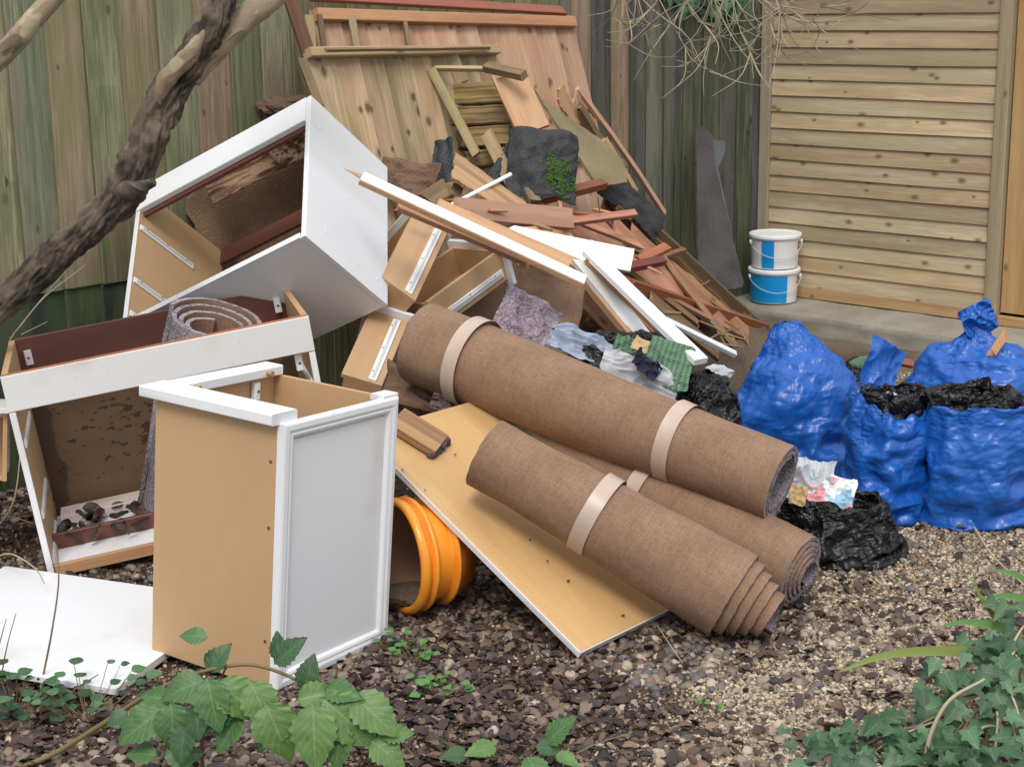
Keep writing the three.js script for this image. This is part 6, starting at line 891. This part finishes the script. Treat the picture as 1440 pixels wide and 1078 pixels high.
M.cane = plain(0.17, 0.13, 0.055, 0.6); M.caneRed = plain(0.14, 0.06, 0.04, 0.6); M.deadStem = plain(0.2, 0.15, 0.1, 0.85); M.paleStem = plain(0.42, 0.35, 0.24, 0.85);
// a toothed, pleated leaf one unit long with its stalk end at the origin, pointing along +y, face up +z
function leafGeo({ w = 0.36, serr = 0.05, pleat = 0.03, fold = 0.12, droop = 0.25, n = 14, seed = 1 } = {}) {
  const pos = [], uv = [], idx = [], K = 6; for (let i = 0; i <= n; i++) for (let k = 0; k <= K; k++) { const t = i / n, s = (k / K - 0.5) * 2, hw = w * Math.pow(Math.sin(Math.PI * Math.pow(t, 0.78)), 0.85) * (1 - 0.25 * t) + 0.004, tooth = Math.abs(s) === 1 ? 1 + serr * (i % 2 ? 2.2 : -1.2) : 1; const y = t + 0.09 * Math.abs(s) * (1 - t) * 0.6; pos.push(s * hw * tooth, y, fold * Math.abs(s) * hw + pleat * Math.cos((t * 8 - Math.abs(s) * 2.2) * 2 * Math.PI * 1) * Math.abs(s) * 0.5 - droop * t * t + 0.02 * (hsh(i, k, seed, 2) - 0.5)); uv.push(k / K, t); }
  for (let i = 0; i < n; i++) for (let k = 0; k < K; k++) { const a = i * (K + 1) + k, b = a + K + 1; idx.push(a, a + 1, b, b, a + 1, b + 1); }
  const g = new THREE.BufferGeometry(); g.setAttribute('position', new THREE.Float32BufferAttribute(pos, 3)); g.setAttribute('uv', new THREE.Float32BufferAttribute(uv, 2)); g.setIndex(idx); g.computeVertexNormals(); return g;
}
function ivyGeo(seed) {   // five-lobed leaf
  const L = [[0, 0], [0.2, -0.12], [0.42, -0.02], [0.34, 0.2], [0.5, 0.42], [0.24, 0.48], [0.16, 0.7], [0, 1.0]], sh = new THREE.Shape(); sh.moveTo(0, 0); const j = (a) => a * (0.9 + 0.2 * hsh(seed, Math.round(a * 100), 3, 1));
  for (let i = 1; i < L.length; i++) sh.lineTo(j(L[i][0]), L[i][1]); for (let i = L.length - 2; i >= 0; i--) sh.lineTo(-j(L[i][0]), L[i][1]);
  const g = new THREE.ShapeGeometry(sh), p = g.attributes.position, uv = g.attributes.uv; for (let i = 0; i < p.count; i++) { const x = p.getX(i), y = p.getY(i); uv.setXY(i, x + 0.5, y); p.setZ(i, 0.25 * Math.abs(x) - 0.22 * y * y + 0.03 * (hsh(i, 3, seed, 1) - 0.5)); } g.computeVertexNormals(); return g;
}
const brambleG = [leafGeo({ seed: 1 }), leafGeo({ seed: 2, w: 0.4, droop: 0.4, pleat: 0.05 }), leafGeo({ seed: 3, w: 0.33, droop: 0.2, fold: 0.3, pleat: 0.045 })], ivyG = [ivyGeo(1), ivyGeo(2), ivyGeo(3)], roundG = [leafGeo({ seed: 4, w: 0.46, serr: 0.02, pleat: 0.01, droop: 0.1, n: 8 })];
function putLeaf(parent, geo, mat, p, dirv, face, size, name = 'leaf') { const m = mesh(name, geo, mat, parent); const y = V(dirv).normalize(), z = V(face); z.addScaledVector(y, -z.dot(y)).normalize(); const x = y.clone().cross(z); basis(m, x, y, z, V(p).sub(parent.position)); m.scale.setScalar(size); return m; }
// the big bramble: an arching cane and its leaflets, each at its own place
{
  const b = thing('bramble', 'bramble with broad toothed leaves on an arching cane before the narrow beech unit', 'bramble', [-1.102, 0, -3.132]); const loc = (p) => V(p).sub(b.position).toArray();
  mesh('cane', tubeGeo([[-1.102, 0, -3.083], [-1.013, 0.028, -3.1], [-0.894, 0.106, -3.08], [-0.775, 0.192, -3.05], [-0.66, 0.252, -3.02], [-0.556, 0.268, -3.02], [-0.48, 0.254, -3], [-0.413, 0.224, -2.98], [-0.302, 0.184, -2.95], [-0.215, 0.11, -2.92]].map(loc), [0.0065, 0.006, 0.005, 0.004, 0.003, 0.002], 60, 8), M.cane, b);
  mesh('cane', tubeGeo([[-0.675, 0, -3.053], [-0.668, 0.101, -3.05], [-0.636, 0.199, -3.03], [-0.603, 0.263, -3.02]].map(loc), [0.005, 0.004, 0.003, 0.002], 20, 7), M.caneRed, b);
  mesh('cane', tubeGeo([[-0.324, 0, -3.042], [-0.29, 0.139, -2.96], [-0.331, 0.203, -2.96], [-0.419, 0.224, -2.97]].map(loc), [0.004, 0.003, 0.002], 20, 7), M.cane, b);
  const L = [[292, 896, -1, 0.1, 50, 0], [292, 946, 0.5, 1, 46, 2], [385, 935, 0.7, 0.8, 60, 2], [428, 972, 0.2, 1, 66, 2], [290, 955, -1, -0.3, 62, 0], [245, 985, -1, 0.1, 52, 0], [232, 995, -0.85, -0.7, 80, 0], [240, 985, 0.1, -1, 82, 0], [262, 1010, -0.1, -1, 72, 2], [290, 950, 0.2, -1, 80, 0], [305, 955, 0.8, -0.8, 74, 1], [275, 985, 0.1, -1, 60, 2], [350, 955, 0.4, -1, 76, 1], [372, 985, 0.35, -1, 105, 1], [415, 985, 0.9, 0.15, 66, 1], [440, 985, 0.05, -1, 104, 1], [450, 980, 0.8, -0.75, 96, 1], [455, 968, 0.9, -0.1, 66, 0], [492, 975, 0.75, -0.7, 82, 1], [520, 1040, 0.7, -0.5, 62, 1], [533, 1035, 0.9, 0.0, 48, 1], [222, 1062, -0.9, 0.0, 46, 0], [228, 1066, 0.8, 0.05, 52, 0], [340, 1000, -0.5, -1, 70, 0], [545, 1062, 0.2, -1, 40, 2], [180, 1000, -0.7, -0.4, 36, 2], [395, 930, -0.1, 1, 42, 2], [330, 985, -0.7, -0.6, 66, 2], [405, 1000, -0.6, -0.8, 72, 0], [480, 1010, -0.1, -1, 78, 0]];
  const at = [[-0.633, 0.338, -3], [-0.643, 0.251, -3.02], [-0.501, 0.275, -3], [-0.438, 0.224, -2.98], [-0.642, 0.245, -3], [-0.711, 0.199, -3], [-0.727, 0.192, -2.98], [-0.712, 0.213, -2.97], [-0.68, 0.177, -2.96], [-0.633, 0.271, -2.96], [-0.614, 0.258, -2.97], [-0.656, 0.221, -2.95], [-0.546, 0.262, -2.96], [-0.512, 0.228, -2.93], [-0.45, 0.227, -2.93], [-0.41, 0.241, -2.9], [-0.398, 0.239, -2.92], [-0.392, 0.248, -2.94], [-0.338, 0.241, -2.93], [-0.299, 0.153, -2.9], [-0.28, 0.161, -2.9], [-0.741, 0.101, -2.95], [-0.73, 0.099, -2.94], [-0.565, 0.191, -2.96], [-0.264, 0.118, -2.9], [-0.814, 0.167, -3.02], [-0.489, 0.273, -3.02], [-0.58, 0.211, -2.97], [-0.467, 0.199, -2.94], [-0.355, 0.196, -2.91]];
  const R = mulberry(31); L.forEach(([x, y, dx, dy, s, k], i) => putLeaf(b, brambleG[i % 3], M.bramble[k], at[i], [dx, dy * 0.75 + 0.1, dy < 0 ? 0.45 : -0.2 + 0.3 * R()], [0.25 * (R() - 0.5), 0.75, 0.62 + 0.2 * R()], s * 3.05 / 2200 * (0.85 + 0.3 * R())));
}
function smallBramble(label, base, leaves) { const b = thing('bramble', label, 'bramble', base); leaves.forEach(([p, d, s], i) => { putLeaf(b, brambleG[i % 3], M.bramble[(i * 2) % 3], p, d, [0.1, 0.9, 0.4], s); mesh('stalk', tubeGeo([[0, 0, 0], V(p).sub(b.position).multiplyScalar(0.5).add(new THREE.Vector3(0, 0.01, 0)).toArray(), V(p).sub(b.position).toArray()], [0.002, 0.0012], 8, 5), M.cane, b); }); return b; }
smallBramble('young bramble on the soil between the big bramble and the gravel', [0.018, 0, -3.069], [[[0.061, 0.062, -3.05], [0.5, 0.7, 0.1], 0.085], [[0.036, 0.061, -3.04], [0.9, 0.1, 0.2], 0.06], [[-0.042, 0.082, -3], [-0.8, 0.1, 0.4], 0.075], [[0.018, 0.062, -3], [0.4, -0.3, 0.7], 0.09], [[-0.102, 0.064, -3], [-0.9, 0.3, 0.2], 0.06], [[0.078, 0.054, -3.02], [0.8, -0.1, 0.5], 0.06]]);
smallBramble('single toothed bramble leaf pair near the front carpet roll end', [0.464, 0, -3.457], [[[0.443, -0.013, -3.42], [-0.25, -0.4, 0.8], 0.062], [[0.45, -0.002, -3.45], [0.8, 0.1, 0.3], 0.045]]);
smallBramble('small drooping bramble sprig on the leaf litter', [0.229, 0, -3.294], [[[0.269, -0.014, -3.25], [0.5, -0.3, 0.7], 0.07], [[0.213, -0.01, -3.3], [-0.3, 0.2, 0.5], 0.035]]);
function weedPlant(label, base, n, spread, size, seed, mats = M.weed, h = 0.03) { const w = thing('weed', label, 'weed', base), R = mulberry(seed); for (let i = 0; i < n; i++) { const a = R() * 6.28, r = spread * Math.sqrt(R()), p = [base[0] + r * Math.cos(a), base[1] + 0.008 + h * R(), base[2] + r * Math.sin(a) * 0.8]; putLeaf(w, roundG[0], mats[i % mats.length], p, [Math.cos(a + R()), 0.15, Math.sin(a + R())], [0.3 * (R() - 0.5), 1, 0.3], size * (0.6 + 0.7 * R())); mesh('stalk', tubeGeo([[0, 0, 0], [(p[0] - base[0]) * 0.6, (p[1] - base[1]) * 0.4, (p[2] - base[2]) * 0.6], [p[0] - base[0], p[1] - base[1], p[2] - base[2]]], [0.0012, 0.0008], 4, 4), M.cane, w); } return w; }
weedPlant('low bright green weed on the soil beside the orange tub', [-0.251, 0, -3.63], 16, 0.05, 0.022, 3); weedPlant('low bright green weed in front of the narrow beech unit door', [-0.189, 0, -3.442], 22, 0.07, 0.024, 5); weedPlant('tiny green weed under the beech sheet edge', [-0.048, 0, -3.899], 8, 0.05, 0.016, 7); weedPlant('low green seedlings between the two weeds', [-0.303, 0, -3.743], 9, 0.05, 0.018, 9); weedPlant('green shoot on the soil near the small bramble sprig', [0.447, 0, -3.323], 6, 0.03, 0.018, 11);
weedPlant('ground ivy patch at the foot of the white melamine board', [-1, 0, -3.337], 46, 0.16, 0.034, 13, M.ivy, 0.08); weedPlant('ground ivy patch left of the big bramble cane', [-1.178, 0, -3.381], 34, 0.14, 0.036, 15, M.ivy, 0.1); weedPlant('ground ivy patch under the bramble leaves', [-0.793, 0, -3.294], 24, 0.12, 0.034, 17, M.ivy, 0.05);
// thin dead stems
function stem(label, pts, r, mat, cat = 'stem') { const s = thing('dead_stem', label, cat, pts[0]); mesh('stalk', tubeGeo(pts.map((p) => V(p).sub(s.position).toArray()), [r, r * 0.8, r * 0.5], 24, 6), mat, s); return s; }
stem('tall brown dead stem standing before the white melamine board', [[-1.12, 0, -3.342], [-1.147, 0.017, -3.5], [-1.108, 0.163, -3.5], [-1.09, 0.273, -3.52], [-1.096, 0.346, -3.55]], 0.0032, M.deadStem);
stem('short brown forked stem on the white melamine board', [[-1.085, 0, -3.435], [-1.062, 0.016, -3.45], [-0.997, 0.055, -3.46]], 0.0025, M.deadStem);
stem('thin upright dead stem at the edge of the white melamine board', [[-1.262, 0, -3.541], [-1.22, 0.12, -3.5], [-1.193, 0.197, -3.5]], 0.002, M.deadStem); stem('second thin upright dead stem by the white melamine board', [[-1.306, 0, -3.627], [-1.254, 0.108, -3.55], [-1.235, 0.163, -3.55]], 0.002, M.deadStem);
stem('pale thin stem leaning on the fence below the tree trunk', [[-1.559, 0.595, -4.75], [-1.442, 0.728, -4.75], [-1.31, 0.827, -4.78]], 0.0025, M.paleStem); stem('pale bent stem below the tree trunk', [[-1.551, 0.607, -4.74], [-1.469, 0.704, -4.76], [-1.33, 0.854, -4.78]], 0.002, M.paleStem); stem('short pale stem beside the wide carcass', [[-1.515, 0.619, -4.74], [-1.432, 0.658, -4.74]], 0.002, M.paleStem);
stem('dead curling stem on the ground left of the wide carcass', [[-1.616, 0.02, -4.537], [-1.438, 0.23, -4.3], [-1.41, 0.358, -4.3], [-1.406, 0.416, -4.32]], 0.003, M.paleStem); stem('looping dead stem on the ground left of the wide carcass', [[-1.555, 0.02, -4.347], [-1.386, 0.129, -4.1], [-1.314, 0.105, -4.05], [-1.278, 0.082, -4]], 0.003, M.paleStem); stem('low dead stem curling beside the carcass foot', [[-1.648, 0.02, -4.706], [-1.456, 0.154, -4.35], [-1.395, 0.154, -4.3]], 0.0025, M.deadStem);
stem('pale dead stalk lying on the gravel before the full blue sack', [[1.402, 0.02, -4.538], [1.368, 0.036, -4.2], [1.385, 0.034, -4], [1.431, -0.005, -3.9]], 0.004, M.paleStem); stem('thin twig lying on the gravel near the ivy', [[0.509, 0.012, -3.189], [0.603, -0.019, -3.32], [0.676, -0.004, -3.36]], 0.002, M.deadStem); stem('thin twig lying on the leaf litter before the front carpet roll', [[0.368, 0.02, -3.785], [0.385, 0.04, -3.6], [0.41, 0.015, -3.55]], 0.0018, M.paleStem); stem('twig lying across the leaf litter before the beech sheet', [[0.094, 0.015, -3.063], [0.173, 0.026, -3.12], [0.254, 0.031, -3.16]], 0.002, M.deadStem);
{ const s = thing('seed_head', 'pale dry seed head on the gravel before the full blue sack', 'seed head', [1.292, 0.068, -4]); const gs = [], R = mulberry(8); for (let i = 0; i < 70; i++) { const c = new THREE.ConeGeometry(0.003, 0.028, 4); c.translate(0, 0.014, 0); c.rotateX(R() * 3.1); c.rotateY(R() * 6.28); gs.push(c); } mesh('husk', mergeGeometries(gs), M.paleStem, s); }
// ivy bush
{
  const b = thing('ivy_bush', 'dark green ivy bush spreading over the gravel edge', 'ivy', [1.054, 0, -3.16]); const R = mulberry(404);
  const anchors = [[1.168, 0.152, -3.35], [1.089, 0.132, -3.3], [1.011, 0.112, -3.25], [1.074, 0.14, -3.15], [0.951, 0.076, -3.2], [0.983, 0.122, -3.05], [1.05, 0.138, -2.98], [0.876, 0.05, -3.15], [0.911, 0.082, -3], [0.975, 0.105, -2.92], [0.803, 0.034, -3.1], [0.848, 0.045, -2.98], [0.742, 0.01, -3.1], [0.685, -0.008, -3.12], [1.011, 0.101, -2.85], [0.907, 0.072, -2.88], [0.76, 0.022, -2.98], [0.643, -0.017, -3.1], [1.215, 0.181, -3.45], [1.131, 0.194, -3.1]];
  for (let i = 0; i < 290; i++) { const a = anchors[i % anchors.length], p = [a[0] + (R() - 0.5) * 0.15, Math.max(0.015, a[1] + (R() - 0.5) * 0.075), a[2] + (R() - 0.5) * 0.16]; putLeaf(b, ivyG[i % 3], M.ivy[Math.floor(R() * 3)], p, [(R() - 0.5) * 2, (R() - 0.6), 0.7 * R() + 0.2], [(R() - 0.5) * 0.9, 0.8, 0.5 + 0.4 * R()], 0.032 + 0.03 * R()); }
  for (let i = 0; i < anchors.length; i += 1) { const a = anchors[i], o = b.position; mesh('stem', tubeGeo([[(R() - 0.5) * 0.2, 0, (R() - 0.5) * 0.2], [(a[0] - o.x) * 0.5, 0.05 + (a[1] - o.y) * 0.7, (a[2] - o.z) * 0.5], [a[0] - o.x, a[1] - o.y - 0.02, a[2] - o.z]], [0.005, 0.0035, 0.002], 14, 6), i % 3 ? M.cane : M.paleStem, b); }
  mesh('stem', tubeGeo([[0.84, 0.048, -2.95], [0.851, 0.124, -2.95], [0.887, 0.19, -2.96], [0.97, 0.218, -3]].map((p) => V(p).sub(b.position).toArray()), [0.005, 0.004, 0.003], 24, 7), M.paleStem, b);
}
// strap leaves
{
  const mat = [plain(0.2, 0.26, 0.06, 0.5, { side: THREE.DoubleSide }), plain(0.1, 0.24, 0.06, 0.5, { side: THREE.DoubleSide })];
  const b = thing('strap_leaf_plant', 'long yellow-green strap leaves arching out of the ivy bush', 'plant', [1.21, 0, -3.45]);
  const blade = (pts, w, m) => { const c = new THREE.CatmullRomCurve3(pts.map((p) => V(p).sub(b.position))), n = 24, pos = [], idx = []; for (let i = 0; i <= n; i++) { const t = i / n, p = c.getPointAt(t), tg = c.getTangentAt(t), s = new THREE.Vector3(0, 0.4, 1).cross(tg).normalize(), ww = w * Math.pow(Math.sin(Math.PI * (0.18 + 0.82 * t) * 0.999), 0.6); for (const k of [-1, 0, 1]) { const q = p.clone().addScaledVector(s, k * ww); q.y -= k ? 0 : ww * 0.35; pos.push(q.x, q.y, q.z); } } for (let i = 0; i < n; i++) for (let k = 0; k < 2; k++) { const a = i * 3 + k, d = a + 3; idx.push(a, a + 1, d, d, a + 1, d + 1); } const g = new THREE.BufferGeometry(); g.setAttribute('position', new THREE.Float32BufferAttribute(pos, 3)); g.setIndex(idx); g.computeVertexNormals(); mesh('leaf', g, m, b); };
  blade([[1.203, 0, -3.43], [1.105, 0.109, -3.35], [0.975, 0.151, -3.3], [0.817, 0.163, -3.25], [0.713, 0.139, -3.22]], 0.012, mat[0]); blade([[1.227, 0, -3.449], [1.168, 0.128, -3.45], [1.066, 0.158, -3.45], [1.007, 0.149, -3.45]], 0.011, mat[1]); blade([[1.284, 0, -3.571], [1.267, 0.138, -3.6], [1.213, 0.161, -3.6], [1.144, 0.155, -3.6]], 0.011, mat[1]); blade([[1.345, 0, -3.701], [1.309, 0.135, -3.7], [1.261, 0.178, -3.7], [1.198, 0.194, -3.7]], 0.009, mat[1]); blade([[1.248, 0, -3.489], [1.149, 0.144, -3.5], [1.102, 0.217, -3.5], [1.087, 0.271, -3.5]], 0.006, mat[0]);
}
// ivy on the fence top in the corner
{
  const b = thing('fence_ivy', 'dark green ivy hanging over the fence top behind the bare shrub', 'ivy', [0.994, 1.719, -7.817]); const R = mulberry(505);
  const c = [[0.82, 1.575, -7.532], [0.883, 1.606, -7.595], [0.961, 1.553, -7.672], [1.027, 1.585, -7.737], [1.099, 1.557, -7.808], [1.158, 1.596, -7.867], [0.921, 1.652, -7.632], [1.057, 1.664, -7.767], [0.753, 1.64, -7.466], [0.981, 1.519, -7.692]]; for (let i = 0; i < 90; i++) { const a = c[i % c.length]; putLeaf(b, ivyG[i % 3], M.ivy[i % 3], [a[0] + (R() - 0.5) * 0.08, a[1] + (R() - 0.5) * 0.08, a[2] + (R() - 0.5) * 0.05], [(R() - 0.5), -1, 0.3], [-0.3 + R() * 0.8, 0.5, 1], 0.04 + 0.03 * R()); }
  mesh('stem', tubeGeo(c.map((p) => V(p).sub(b.position).toArray()), [0.004, 0.003], 40, 6), M.deadStem, b);
}

scene.traverse((o) => { if (o.isMesh) { o.castShadow = true; o.receiveShadow = true; } });
renderer.render(scene, camera);
